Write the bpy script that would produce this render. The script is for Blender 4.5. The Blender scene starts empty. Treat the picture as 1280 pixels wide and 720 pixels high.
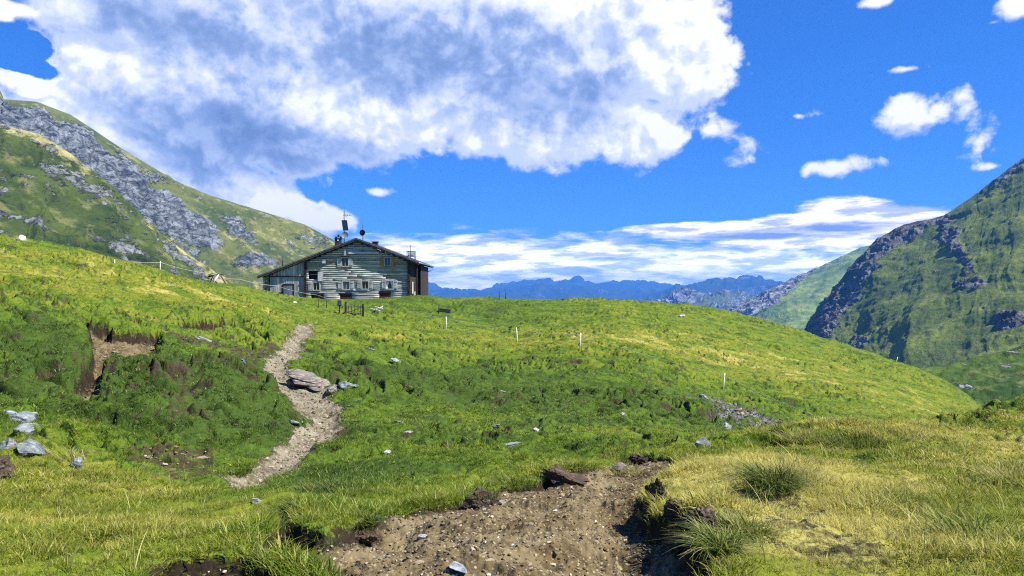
import bpy, math, random
import numpy as np
from mathutils import Vector, Matrix

rng = np.random.default_rng(7)
random.seed(7)
F = 925.0            # focal length of the photograph in its own pixels (1280 wide)
SCN = bpy.context.scene
COL = SCN.collection
R = math.radians

# ------------------------------------------------------------------ camera
cam_d = bpy.data.cameras.new("camera")
cam = bpy.data.objects.new("camera", cam_d)
COL.objects.link(cam)
cam.location = (0, 0, 0)
cam.rotation_euler = (R(90), 0, 0)
cam_d.sensor_width = 36.0
cam_d.lens = 36.0 * F / 1280.0
cam_d.clip_start = 0.1
cam_d.clip_end = 60000
SCN.camera = cam

# ------------------------------------------------------------------ sun, exposure
SUN_DIR = Vector((0.61, -0.19, 0.77)).normalized()
SUN_EL = math.asin(SUN_DIR.z)
SUN_AZ = math.atan2(SUN_DIR.x, SUN_DIR.y)
sl = bpy.data.lights.new("sun", 'SUN')
sl.energy = 4.6
sl.angle = R(0.5)
sl.color = (1.0, 0.95, 0.86)
sun = bpy.data.objects.new("sun", sl)
COL.objects.link(sun)
sun.rotation_euler = SUN_DIR.to_track_quat('Z', 'Y').to_euler()
sun.location = (60, -20, 80)
SCN.view_settings.view_transform = 'Standard'
SCN.view_settings.look = 'None'
SCN.view_settings.gamma = 1.0
SCN.view_settings.exposure = 1.15
SCN.view_settings.use_curve_mapping = False
SCN.render.engine = 'CYCLES'
SCN.cycles.max_bounces = 5
SCN.cycles.diffuse_bounces = 2
SCN.cycles.transmission_bounces = 3
SCN.cycles.volume_bounces = 0
SCN.cycles.use_denoising = False
SCN.cycles.pixel_filter_type = 'BLACKMAN_HARRIS'
SCN.cycles.filter_width = 1.15
SCN.cycles.use_adaptive_sampling = True
SCN.cycles.adaptive_threshold = 0.01
SCN.cycles.adaptive_min_samples = 12


# ------------------------------------------------------------------ node helpers
class NT:
    def __init__(self, tree):
        self.t = tree
        self.n = tree.nodes
        self.l = tree.links

    def node(self, typ, ins=None, **kw):
        nd = self.n.new(typ)
        for k, v in kw.items():
            setattr(nd, k, v)
        if ins:
            for k, v in ins.items():
                s = nd.inputs[k]
                if isinstance(v, bpy.types.NodeSocket):
                    self.l.new(v, s)
                elif v is not None:
                    s.default_value = v
        return nd

    def math(self, op, a, b=0.0, c=0.0, clamp=False):
        ins = {0: a, 1: b}
        if op in ('MULTIPLY_ADD', 'SMOOTH_MAX', 'SMOOTH_MIN'):
            ins[2] = c
        return self.node('ShaderNodeMath', ins, operation=op, use_clamp=clamp).outputs[0]

    def vmath(self, op, a, b=None, scale=None):
        ins = {0: a}
        if b is not None:
            ins[1] = b
        if scale is not None:
            ins['Scale'] = scale
        nd = self.node('ShaderNodeVectorMath', ins, operation=op)
        return nd.outputs[1] if op in ('LENGTH', 'DOT_PRODUCT', 'DISTANCE') else nd.outputs[0]

    def ramp(self, v, a, b, lo=0.0, hi=1.0, smooth=True):
        nd = self.node('ShaderNodeMapRange', {'Value': v, 'From Min': a, 'From Max': b, 'To Min': lo, 'To Max': hi},
                       interpolation_type='SMOOTHSTEP' if smooth else 'LINEAR')
        return nd.outputs[0]

    def mix(self, f, a, b, blend='MIX'):
        nd = self.node('ShaderNodeMix', data_type='RGBA', blend_type=blend)
        for i, v in ((0, f), (6, a), (7, b)):
            if isinstance(v, bpy.types.NodeSocket):
                self.l.new(v, nd.inputs[i])
            else:
                if i and len(v) == 3:
                    v = (*v, 1)
                nd.inputs[i].default_value = v
        return nd.outputs[2]

    def noise(self, vec, scale, detail=4, rough=0.55, dist=0.0, ntype='FBM'):
        nd = self.node('ShaderNodeTexNoise', {'Scale': scale, 'Detail': detail, 'Roughness': rough, 'Distortion': dist},
                       noise_type=ntype)
        if vec is not None:
            self.l.new(vec, nd.inputs['Vector'])
        return nd.outputs[0]

    def attr(self, name, typ='GEOMETRY'):
        return self.node('ShaderNodeAttribute', attribute_name=name, attribute_type=typ)

    def scalevec(self, v, s):
        return self.vmath('MULTIPLY', v, s)


# ------------------------------------------------------------------ world: sky with clouds
def build_world():
    w = bpy.data.worlds.new("World")
    SCN.world = w
    w.use_nodes = True
    t = NT(w.node_tree)
    t.n.clear()
    out = t.node('ShaderNodeOutputWorld')
    sky = t.node('ShaderNodeTexSky', sky_type='NISHITA')
    sky.sun_disc = False
    sky.sun_elevation = SUN_EL
    sky.sun_rotation = SUN_AZ
    sky.altitude = 2300
    sky.air_density = 1.0
    sky.dust_density = 0.1
    sky.ozone_density = 2.5
    tc = t.node('ShaderNodeTexCoord')
    # direction -> (azimuth, slope) plane, so the clouds have fixed bearings in the sky
    sp = t.node('ShaderNodeSeparateXYZ', {0: tc.outputs['Generated']})
    az = t.math('ARCTAN2', sp.outputs[0], sp.outputs[1])
    h2 = t.math('ADD', t.math('MULTIPLY', sp.outputs[0], sp.outputs[0]), t.math('MULTIPLY', sp.outputs[1], sp.outputs[1]))
    slope = t.math('DIVIDE', sp.outputs[2], t.math('MAXIMUM', t.math('SQRT', h2), 0.02))
    q = t.node('ShaderNodeCombineXYZ', {0: az, 1: slope, 2: 0.0}).outputs[0]

    def ell(cx, cy, rx, ry, rot=0.0, amp=1.0):
        u = (cx - 640) / F
        a = math.atan(u)
        c = math.cos(a)
        return (a, (360 - cy) / F * c, rx / F * c * c, ry / F * c, R(rot), amp)

    def field(tt, vec, ells):
        # each ellipse waits for the one before (its sum rides in z, scaled away): keeps the shader's stack small
        acc = None
        sx = tt.node('ShaderNodeSeparateXYZ', {0: vec})
        for (a, v, rx, ry, rot, amp) in ells:
            mp = tt.node('ShaderNodeMapping', {'Location': (a, v, 0), 'Rotation': (0, 0, rot), 'Scale': (rx, ry, 1e6)}, vector_type='TEXTURE')
            cv = tt.node('ShaderNodeCombineXYZ', {0: sx.outputs[0], 1: sx.outputs[1], 2: acc if acc is not None else 0.0})
            tt.l.new(cv.outputs[0], mp.inputs['Vector'])
            ln = tt.vmath('LENGTH', mp.outputs[0])
            e = tt.math('MULTIPLY', tt.math('SUBTRACT', 1.0, ln), amp)
            acc = e if acc is None else tt.math('SMOOTH_MAX', acc, e, 0.12)
        return acc

    # ---- group: cumulus density
    g = bpy.data.node_groups.new("cumulus_density", 'ShaderNodeTree')
    g.interface.new_socket("P", in_out='INPUT', socket_type='NodeSocketVector')
    g.interface.new_socket("D", in_out='OUTPUT', socket_type='NodeSocketFloat')
    gt = NT(g)
    gi = gt.node('NodeGroupInput')
    go = gt.node('NodeGroupOutput')
    P = gi.outputs[0]
    E = [ell(300, 0, 330, 95), ell(560, 40, 260, 110), ell(760, 50, 150, 110), ell(850, 70, 95, 92), ell(790, 165, 78, 62),
         ell(700, 150, 150, 75), ell(620, 165, 90, 42, 0, .8), ell(480, 140, 150, 85, 12), ell(330, 150, 170, 85, -8), ell(190, 110, 150, 80, -15), ell(400, 80, 190, 90), ell(590, 120, 120, 70), ell(270, 60, 140, 70),
         ell(70, 112, 95, 34, -8, .9), ell(150, 20, 130, 40), ell(290, 225, 130, 42, -20), ell(370, 262, 85, 24, -14, .9), ell(250, 190, 90, 60, -35),
         ell(-60, 130, 120, 50), ell(-60, 0, 120, 24), ell(10, 10, 60, 12, 0, .8),
         ell(1143, 142, 72, 32, -3, .5), ell(1226, 178, 44, 36, -20, .40), ell(1240, 208, 44, 11, 0, .3), ell(1042, 208, 56, 17, 0, .32), ell(998, 145, 38, 11, 0, .33),
         ell(1136, 86, 50, 9, 0, .3), ell(1275, 6, 44, 36, 20, .6), ell(1100, 2, 44, 12, 0, .36), ell(1242, 28, 22, 6, 0, .25),
         ell(472, 240, 36, 9, 0, .25), ell(915, 198, 44, 26, 0, .16), ell(1196, 122, 22, 20, 0, .2), ell(890, 160, 60, 20, 0, .12),
         ell(120, 175, 150, 60, -28), ell(200, 215, 130, 50, -32), ell(330, 262, 110, 30, -22), ell(400, 275, 50, 26, 0, .7),
         # beyond the frame
         ell(1750, 60, 260, 90), ell(-700, 120, 320, 130), ell(500, -420, 420, 150, 10), ell(1500, -300, 300, 90)]
    fld = field(gt, P, E)
    warp = gt.node('ShaderNodeTexNoise', {'Vector': P, 'Scale': 9.0, 'Detail': 3.0})
    wv = gt.vmath('SCALE', gt.vmath('SUBTRACT', warp.outputs['Color'], (0.5, 0.5, 0.5)), scale=0.045)
    P2 = gt.vmath('ADD', P, wv)
    n1 = gt.noise(P2, 7.5, 5, 0.62)
    n2 = gt.noise(P2, 34.0, 5, 0.65)
    vo = gt.node('ShaderNodeTexVoronoi', {'Vector': P2, 'Scale': 26.0, 'Detail': 1.0, 'Roughness': 0.55}, feature='F1')
    hole = field(gt, P, [ell(22, 60, 40, 22, 14), ell(560, 232, 60, 12, -8), ell(20, 78, 75, 14, -14)])
    d = gt.math('MULTIPLY_ADD', gt.math('SUBTRACT', n1, 0.5), 1.45, gt.math('MINIMUM', gt.math('MULTIPLY', fld, 1.6), 0.80))
    d = gt.math('MULTIPLY_ADD', gt.math('SUBTRACT', n2, 0.5), 0.62, d)
    d = gt.math('MULTIPLY_ADD', gt.math('SUBTRACT', 0.42, vo.outputs['Distance']), 0.35, d)
    d = gt.math('SUBTRACT', d, gt.math('MULTIPLY', gt.math('MAXIMUM', gt.math('MULTIPLY_ADD', gt.math('SUBTRACT', n2, 0.5), 1.0, gt.math('MULTIPLY_ADD', gt.math('SUBTRACT', n1, 0.5), 1.6, hole)), 0.0), 2.0))
    gt.l.new(d, go.inputs[0])

    def dens(vec):
        nd = t.node('ShaderNodeGroup', node_tree=g)
        t.l.new(vec, nd.inputs[0])
        return nd.outputs[0]
    d0 = dens(q)
    d1 = dens(t.vmath('ADD', q, (0.012, 0.022, 0.0)))
    a_c = t.ramp(d0, 0.02, 0.33)
    lit = t.ramp(t.math('SUBTRACT', d0, d1), -0.26, 0.26)
    # thick, sunless bellies of the big cloud
    shade_f = field(t, q, [ell(670, 118, 170, 70, -6, 1.1), ell(300, 178, 230, 80, -12, 1.25), ell(520, 60, 330, 95, 0, 1.0), ell(240, 40, 230, 80, -10, .9), ell(430, 200, 110, 45, 0, .8), ell(760, 110, 110, 60, 0, .5),
                           ell(1155, 158, 50, 10, 0, .35), ell(500, -380, 300, 90, 0, .9)])
    nb = t.noise(q, 13.0, 7, 0.64)
    sh = t.math('MULTIPLY_ADD', t.math('SUBTRACT', nb, 0.5), 1.75, t.math('MULTIPLY', t.math('MAXIMUM', shade_f, -0.3), 1.05))
    sh = t.ramp(sh, -0.10, 0.95)
    thick = t.ramp(d0, 0.10, 0.70)
    sh = t.math('MULTIPLY', sh, thick)
    bright = t.math('MULTIPLY_ADD', lit, 0.42, t.math('MULTIPLY', t.math('SUBTRACT', 1.0, sh), 0.66), clamp=True)
    K = 0.50
    c_dark = (0.17 * K * 2, 0.28 * K * 2, 0.58 * K * 2)
    c_mid = (0.35 * K * 2, 0.49 * K * 2, 0.85 * K * 2)
    c_lit = (1.02 * K * 2, 1.04 * K * 2, 1.10 * K * 2)
    cr = t.node('ShaderNodeValToRGB', {0: bright})
    cr.color_ramp.interpolation = 'B_SPLINE'
    e = cr.color_ramp.elements
    e[0].position = 0.05
    e[0].color = (*c_dark, 1)
    e[1].position = 1.0
    e[1].color = (*c_lit, 1)
    m = e.new(0.45)
    m.color = (*c_mid, 1)
    m = e.new(0.85)
    m.color = (0.86 * K * 2, 0.9 * K * 2, 1.02 * K * 2, 1)
    # ---- low banded cloud near the horizon, and the lens-shaped one over the right valley
    qs = t.vmath('MULTIPLY', q, (1.0, 5.5, 1.0))
    ns = t.noise(qs, 11.0, 8, 0.62, 0.4)
    ns2 = t.noise(t.vmath('MULTIPLY', q, (1.0, 2.2, 1.0)), 42.0, 5, 0.6)
    band = field(t, q, [ell(760, 346, 430, 46, 0, 1.3), ell(1900, 335, 700, 36), ell(-800, 330, 700, 30), ell(600, 320, 170, 22, 0, .7)])
    band = t.math('MINIMUM', band, 0.5)
    bd = t.math('MULTIPLY_ADD', t.math('SUBTRACT', ns, 0.43), 2.8, band)
    bd = t.math('MULTIPLY_ADD', t.math('SUBTRACT', ns2, 0.5), 0.5, bd)
    a_b = t.ramp(bd, -0.25, 0.75)
    lens = field(t, q, [ell(1062, 262, 74, 20, -4, 1.0), ell(1040, 274, 150, 13, 2, 1.0), ell(960, 286, 180, 12, 3, 1.0), ell(870, 283, 130, 7, 2, .7), ell(1000, 300, 150, 13, 0, .8), ell(1090, 285, 70, 20, 0, .8)])
    ld = t.math('MULTIPLY_ADD', t.math('SUBTRACT', ns, 0.5), 0.9, lens)
    ld = t.math('MULTIPLY_ADD', t.math('SUBTRACT', ns2, 0.5), 0.35, ld)
    a_l = t.ramp(ld, 0.0, 0.3)
    l_sh = field(t, q, [ell(1050, 284, 115, 11, 0, 1.0), ell(930, 296, 170, 7, 0, .9), ell(780, 323, 160, 6, 0, .5), ell(890, 312, 160, 5, 0, .5), ell(640, 352, 90, 6, 0, .3)])
    l_sh = t.ramp(t.math('MULTIPLY_ADD', t.math('SUBTRACT', ns, 0.5), 2.0, l_sh), -0.05, 0.7)
    bshade = t.ramp(t.noise(t.vmath('ADD', qs, (3.1, 0.05, 0)), 13.0, 6, 0.6), 0.42, 0.60)
    lowc = t.mix(t.math('MAXIMUM', l_sh, t.math('MULTIPLY', bshade, 0.75)), (1.6 * K * 2, 1.5 * K * 2, 1.35 * K * 2), (0.26 * K * 2, 0.38 * K * 2, 0.82 * K * 2))
    # ---- the blue itself
    hs = t.node('ShaderNodeHueSaturation', {'Hue': 0.503, 'Saturation': 1.22, 'Value': 1.0, 'Color': sky.outputs[0]})
    skyc = t.node('ShaderNodeGamma', {0: hs.outputs[0], 1: 0.62}).outputs[0]
    skyc = t.mix(1.0, skyc, (0.235, 0.66, 1.42), 'MULTIPLY')
    skyS = t.vmath('SCALE', skyc, scale=SKY_K)
    lowc = t.vmath('SCALE', lowc, scale=t.ramp(slope, 0.0, 0.075, 2.3, 1.0))
    c = t.mix(t.math('MULTIPLY', a_b, 1.0), skyS, lowc)
    c = t.mix(a_l, c, lowc)
    c = t.mix(a_c, c, cr.outputs[0])
    # below the horizon: valley-coloured ground light
    gl = t.ramp(slope, -0.10, -0.02)
    c = t.mix(gl, (0.10, 0.14, 0.12), c)
    bg = t.node('ShaderNodeBackground', {'Color': c, 'Strength': WORLD_K})
    t.l.new(bg.outputs[0], out.inputs[0])
    w.cycles.sampling_method = 'MANUAL'
    w.cycles.sample_map_resolution = 256


SKY_K = 0.22      # nishita radiance against the cloud scale inside the same shader
WORLD_K = 0.50
build_world()


# ------------------------------------------------------------------ numpy noise
class Perlin:
    def __init__(self, seed):
        r = np.random.default_rng(seed)
        self.p = np.concatenate([r.permutation(256)] * 3).astype(np.int32)
        a = r.uniform(0, 2 * np.pi, 256)
        self.g2 = np.stack([np.cos(a), np.sin(a)], 1).astype(np.float32)
        v = r.normal(size=(256, 3))
        self.g3 = (v / np.linalg.norm(v, axis=1, keepdims=True)).astype(np.float32)

    def n2(self, x, y):
        xi = np.floor(x).astype(np.int64)
        yi = np.floor(y).astype(np.int64)
        xf = (x - xi).astype(np.float32)
        yf = (y - yi).astype(np.float32)
        xi = (xi & 255).astype(np.int32)
        yi = (yi & 255).astype(np.int32)
        u = xf * xf * xf * (xf * (xf * 6 - 15) + 10)
        v = yf * yf * yf * (yf * (yf * 6 - 15) + 10)
        p = self.p

        def gr(ix, iy, fx, fy):
            g = self.g2[p[p[ix] + iy]]
            return g[..., 0] * fx + g[..., 1] * fy
        a = gr(xi, yi, xf, yf)
        b = gr(xi + 1, yi, xf - 1, yf)
        c = gr(xi, yi + 1, xf, yf - 1)
        d = gr(xi + 1, yi + 1, xf - 1, yf - 1)
        return ((a + u * (b - a)) * (1 - v) + (c + u * (d - c)) * v) * 1.5

    def n3(self, x, y, z):
        I = [np.floor(t).astype(np.int64) for t in (x, y, z)]
        f = [(t - i).astype(np.float32) for t, i in zip((x, y, z), I)]
        I = [(i & 255).astype(np.int32) for i in I]
        w = [t * t * t * (t * (t * 6 - 15) + 10) for t in f]
        p = self.p
        res = 0
        for dx in (0, 1):
            for dy in (0, 1):
                for dz in (0, 1):
                    g = self.g3[p[p[p[I[0] + dx] + I[1] + dy] + I[2] + dz]]
                    val = g[..., 0] * (f[0] - dx) + g[..., 1] * (f[1] - dy) + g[..., 2] * (f[2] - dz)
                    wt = (w[0] if dx else 1 - w[0]) * (w[1] if dy else 1 - w[1]) * (w[2] if dz else 1 - w[2])
                    res = res + val * wt
        return res * 1.6

    def fbm2(self, x, y, o=4, gain=0.5, lac=2.03):
        s = 0
        a = 1.0
        for i in range(o):
            s = s + a * self.n2(x + 17.3 * i, y - 9.1 * i)
            x = x * lac
            y = y * lac
            a *= gain
        return s

    def ridge2(self, x, y, o=4, gain=0.5):
        s = 0
        a = 1.0
        for i in range(o):
            s = s + a * (1 - 2 * np.abs(self.n2(x + 31.7 * i, y + 5.9 * i)))
            x = x * 2.05
            y = y * 2.05
            a *= gain
        return s

    def fbm3(self, v, sc, o=4, gain=0.5):
        s = 0
        a = 1.0
        x, y, z = v[..., 0] * sc, v[..., 1] * sc, v[..., 2] * sc
        for i in range(o):
            s = s + a * self.n3(x + 7.7 * i, y - 3.3 * i, z)
            x, y, z = x * 2.03, y * 2.03, z * 2.03
            a *= gain
        return s

    def ridge3(self, v, sc, o=4, gain=0.5):
        s = 0
        a = 1.0
        x, y, z = v[..., 0] * sc, v[..., 1] * sc, v[..., 2] * sc
        for i in range(o):
            s = s + a * (1 - 2 * np.abs(self.n3(x + 7.7 * i, y - 3.3 * i, z)))
            x, y, z = x * 2.03, y * 2.03, z * 2.03
            a *= gain
        return s


PA, PB, PC = Perlin(1), Perlin(2), Perlin(3)


def sstep(a, b, x):
    t = np.clip((x - a) / (b - a), 0, 1)
    return t * t * (3 - 2 * t)


def at(px, py, Y):
    return ((px - 640) / F * Y, Y, (360 - py) / F * Y)


# ------------------------------------------------------------------ mesh helpers
def mesh_from(name, V, Q, mat=None, attrs=None, smooth=True, mats=None, midx=None):
    me = bpy.data.meshes.new(name)
    V = np.asarray(V, dtype=np.float32)
    Q = np.asarray(Q, dtype=np.int32)
    k = Q.shape[1]
    me.vertices.add(len(V))
    me.vertices.foreach_set('co', V.ravel())
    me.loops.add(Q.size)
    me.loops.foreach_set('vertex_index', Q.ravel())
    me.polygons.add(len(Q))
    me.polygons.foreach_set('loop_start', np.arange(0, Q.size, k, dtype=np.int32))
    me.polygons.foreach_set('loop_total', np.full(len(Q), k, dtype=np.int32))
    me.polygons.foreach_set('use_smooth', np.full(len(Q), smooth, dtype=bool))
    if attrs:
        for n, a in attrs.items():
            at_ = me.attributes.new(n, 'FLOAT', 'POINT')
            at_.data.foreach_set('value', np.asarray(a, dtype=np.float32).ravel())
    if mat:
        me.materials.append(mat)
    me.update(calc_edges=True)
    return me


def link(name, me, parent=None, **props):
    o = bpy.data.objects.new(name, me)
    COL.objects.link(o)
    if parent is not None:
        o.parent = parent
    tag(o, **props)
    return o


def tag(o, label=None, cat=None, group=None, kind=None):
    if label:
        o['label'] = label
    if cat:
        o['category'] = cat
    if group:
        o['group'] = group
    if kind:
        o['kind'] = kind
    return o


def empty(name, loc, label=None, cat=None, group=None):
    o = bpy.data.objects.new(name, None)
    o.empty_display_size = 0.3
    o.location = loc
    COL.objects.link(o)
    return tag(o, label, cat, group)


class MB:
    """collects faces in plain lists; build() links ONE mesh object"""
    def __init__(self):
        self.v = []
        self.f = []
        self.tone = []
        self.cur = 0.5

    def quad8(self, P):
        b = len(self.v)
        self.v += [tuple(p) for p in P]
        self.tone += [self.cur] * 8
        for q in ((0, 3, 2, 1), (4, 5, 6, 7), (0, 1, 5, 4), (1, 2, 6, 5), (2, 3, 7, 6), (3, 0, 4, 7)):
            self.f.append(tuple(b + i for i in q))

    def box(self, x0, x1, y0, y1, z0, z1, tone=None, jit=0.0):
        if tone is not None:
            self.cur = tone
        P = [(x0, y0, z0), (x1, y0, z0), (x1, y1, z0), (x0, y1, z0), (x0, y0, z1), (x1, y0, z1), (x1, y1, z1), (x0, y1, z1)]
        if jit:
            P = [tuple(c + random.uniform(-jit, jit) for c in p) for p in P]
        self.quad8(P)

    def prism(self, pts, y0, y1):
        """polygon pts (x,z) extruded in y"""
        b = len(self.v)
        n = len(pts)
        for (x, z) in pts:
            self.v.append((x, y0, z))
        for (x, z) in pts:
            self.v.append((x, y1, z))
        self.tone += [self.cur] * (2 * n)
        self.f.append(tuple(b + i for i in range(n)))
        self.f.append(tuple(b + n + i for i in reversed(range(n))))
        for i in range(n):
            j = (i + 1) % n
            self.f.append((b + j, b + i, b + n + i, b + n + j))

    def tube(self, pts, r, n=8, r1=None, caps=True):
        pts = [Vector(p) for p in pts]
        b = len(self.v)
        m = len(pts)
        for i, p in enumerate(pts):
            d = (pts[min(i + 1, m - 1)] - pts[max(i - 1, 0)]).normalized()
            up = Vector((0, 0, 1)) if abs(d.z) < 0.9 else Vector((1, 0, 0))
            a = d.cross(up).normalized()
            c = d.cross(a).normalized()
            rr = r if r1 is None else r + (r1 - r) * i / max(1, m - 1)
            for k in range(n):
                t = 2 * math.pi * k / n
                self.v.append(tuple(p + a * (math.cos(t) * rr) + c * (math.sin(t) * rr)))
                self.tone.append(self.cur)
        for i in range(m - 1):
            for k in range(n):
                k2 = (k + 1) % n
                self.f.append((b + i * n + k, b + i * n + k2, b + (i + 1) * n + k2, b + (i + 1) * n + k))
        if caps:
            self.f.append(tuple(b + k for k in reversed(range(n))))
            self.f.append(tuple(b + (m - 1) * n + k for k in range(n)))

    def build(self, name, mat, parent=None, smooth=False, **props):
        me = bpy.data.meshes.new(name)
        me.from_pydata(self.v, [], self.f)
        a = me.attributes.new('tone', 'FLOAT', 'POINT')
        a.data.foreach_set('value', np.array(self.tone, dtype=np.float32))
        if smooth:
            me.polygons.foreach_set('use_smooth', [True] * len(me.polygons))
        me.materials.append(mat)
        me.update()
        return link(name, me, parent, **props)



# ------------------------------------------------------------------ near terrain: control points (pixel column, pixel row, metres ahead)
CP = [
 # column 640
 (640,720,4.1),(640,655,5.6),(640,605,8.4),(640,572,12),(640,540,16.5),(640,500,24),(640,460,35),(640,436,46),(640,410,60),(640,390,70),(640,376,80),
 # 480
 (480,720,4.1),(480,660,5.4),(480,610,8.3),(480,560,13),(480,500,21),(480,450,33),(480,420,44),(480,400,57),(480,386,68),(480,376,78),
 # 400
 (400,720,4.0),(400,650,5.7),(400,600,9.2),(400,560,13),(400,500,19.5),(400,450,29),(400,420,39),(400,400,48),(400,386,60),(400,376.5,70),
 # 300
 (300,720,4.0),(300,650,6.0),(300,605,9.6),(300,560,12.8),(300,500,17),(300,450,23),(300,420,29.5),(300,390,38),(300,368,50),(300,359,58),
 # 200
 (200,720,4.0),(200,650,6.0),(200,595,9.8),(200,545,13),(200,485,17.7),(200,440,22.5),(200,410,27),(200,380,34),(200,355,42),(200,337,50),
 # 100
 (100,720,4.0),(100,650,6.0),(100,590,9.4),(100,540,12.5),(100,480,16.8),(100,430,21.5),(100,390,27),(100,360,33),(100,335,40),(100,317,48),
 # 0
 (0,720,4.0),(0,640,6.2),(0,600,8.2),(0,550,11.2),(0,500,15),(0,450,18.5),(0,400,23),(0,360,29),(0,330,36),(0,299,46),
 (-200,720,4.0),(-200,600,8.0),(-200,500,14),(-200,400,21),(-200,330,31),(-200,278,44),
 (-600,720,4.0),(-600,500,12),(-600,330,26),(-600,230,42),
 # 800
 (800,720,4.1),(800,650,5.7),(800,583,9.6),(800,563,13.5),(800,520,21),(800,480,32),(800,440,45),(800,420,54),(800,400,65),(800,386,75),(800,377,84),
 # 900
 (900,720,3.6),(900,650,5.1),(900,600,7.2),(900,565,10.2),(900,548,20),(900,520,26),(900,487,38),(900,450,52),(900,420,64),(900,402,75),(900,389,84),
 # 1000
 (1000,720,3.6),(1000,650,5.1),(1000,600,7.2),(1000,560,10.2),(1000,543,12.8),(1000,548,21),(1000,528,31),(1000,490,43),(1000,450,60),(1000,430,71),(1000,416,80),
 # 1100
 (1100,720,3.6),(1100,650,5.2),(1100,600,7.4),(1100,560,10.2),(1100,538,13.5),(1100,566,21),(1100,530,36),(1100,500,47),(1100,470,62),(1100,447,76),
 # 1200
 (1200,720,3.7),(1200,650,5.2),(1200,600,7.5),(1200,560,10.2),(1200,528,14.5),(1200,580,23),(1200,545,38),(1200,512,56),(1200,490,73),
 # 1280
 (1280,720,3.7),(1280,650,5.3),(1280,600,7.6),(1280,550,11),(1280,508,17),(1280,580,26),(1280,560,42),(1280,575,75),
 (1420,720,3.8),(1420,600,7.6),(1420,540,12),(1420,480,19),(1420,540,30),(1420,570,70),
 (1800,720,3.8),(1800,560,9),(1800,440,18),(1800,430,30),(1800,500,70),
]
pts = [at(*c) for c in CP]
def _far(px, Y, z): pts.append(((px - 640) / F * Y, Y, z))
for px, zz in ((-600, 5), (-200, 1.2), (0, 0.5), (100, 0.0), (200, -0.8)): _far(px, 62, zz)
for px, zz in ((-600, -4), (-200, -7), (0, -7), (100, -6), (200, -4), (300, -2.2)): _far(px, 90, zz)
_far(400, 92, -1.6); _far(480, 92, -1.5); _far(560, 92, -1.8); _far(640, 96, -2.4); _far(720, 97, -2.6); _far(800, 100, -3.6)
_far(900, 100, -5.0); _far(1000, 98, -8.0); _far(1100, 95, -12.0); _far(1200, 92, -16.0); _far(1280, 95, -22.0)
for px in (-600, -200, 0, 200, 400, 640, 800, 1000, 1280, 1800):
    _far(px, 130, -14.0 - (12 if px > 900 else 0))
    _far(px, 200, -60.0)
    _far(px, 400, -170.0)
for a_ in range(-75, 76, 15):
    pts.append((1.5 * math.sin(R(a_)), 1.5 * math.cos(R(a_)), -1.6))
pts = np.array(pts)


def feat(x, y):
    r = np.hypot(x, y)
    return np.arctan2(x, np.maximum(y, 1e-6)) * 2.2, np.log(np.maximum(r, 0.5))


_fa, _fl = feat(pts[:, 0], pts[:, 1])
_N = len(pts)
_d = np.hypot(_fa[:, None] - _fa[None], _fl[:, None] - _fl[None])
_K = np.where(_d > 0, _d ** 2 * np.log(_d + 1e-12), 0) + np.eye(_N) * 0.0006
_A = np.zeros((_N + 3, _N + 3))
_A[:_N, :_N] = _K
_A[:_N, _N] = 1
_A[:_N, _N + 1] = _fa
_A[:_N, _N + 2] = _fl
_A[_N:, :_N] = _A[:_N, _N:].T
_w = np.linalg.solve(_A, np.concatenate([pts[:, 2], [0, 0, 0]]))


def base_z(x, y):
    x = np.atleast_1d(np.asarray(x, dtype=float))
    y = np.atleast_1d(np.asarray(y, dtype=float))
    sh = x.shape
    a, l = feat(x.ravel(), y.ravel())
    z = np.empty(len(a))
    for i in range(0, len(a), 60000):
        sl_ = slice(i, i + 60000)
        d2 = ((a[sl_, None] - _fa[None]) ** 2 + (l[sl_, None] - _fl[None]) ** 2).astype(np.float32)
        k = 0.5 * d2 * np.log(d2 + 1e-12)
        z[sl_] = k @ _w[:_N].astype(np.float32) + _w[_N] + _w[_N + 1] * a[sl_] + _w[_N + 2] * l[sl_]
    z = z.reshape(sh)
    rr = np.hypot(x, y)
    nb = sstep(1.4, 2.6, rr)
    z = z * nb + (1 - nb) * -1.7
    # level ground under the hut
    fx = sstep(-28, -24, x) * (1 - sstep(-8.5, -5.5, x)) * sstep(69, 72.5, y) * (1 - sstep(88, 92, y))
    return z * (1 - fx) + (-1.12) * fx


def hit(px, py, zfun=None, y0=2.5, y1=110.0):
    """first point where the line of sight through a photo pixel meets the ground"""
    zfun = zfun or base_z
    Y = np.exp(np.linspace(math.log(y0), math.log(y1), 500))
    x = (px - 640) / F * Y
    zr = (360 - py) / F * Y
    g = zfun(x, Y) - zr
    idx = np.nonzero(g > 0)[0]
    if len(idx) == 0:
        i = int(np.argmax(g))
        return x[i], Y[i]
    i = idx[0]
    if i == 0:
        return x[0], Y[0]
    t = g[i - 1] / (g[i - 1] - g[i])
    Yh = Y[i - 1] + t * (Y[i] - Y[i - 1])
    return (px - 640) / F * Yh, Yh


def poly_world(pp):
    return np.array([hit(*p) for p in pp])


def sdist(x, y, poly):
    """signed distance to polygon, positive inside"""
    d = np.full(x.shape, 1e9, dtype=np.float32)
    ins = np.zeros(x.shape, dtype=bool)
    n = len(poly)
    for i in range(n):
        ax, ay = poly[i]
        bx, by = poly[(i + 1) % n]
        ex, ey = bx - ax, by - ay
        t = np.clip(((x - ax) * ex + (y - ay) * ey) / (ex * ex + ey * ey + 1e-9), 0, 1)
        d = np.minimum(d, np.hypot(x - ax - t * ex, y - ay - t * ey))
        c = ((ay > y) != (by > y)) & (x < (bx - ax) * (y - ay) / (by - ay + 1e-12) + ax)
        ins ^= c
    return np.where(ins, d, -d)


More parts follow.
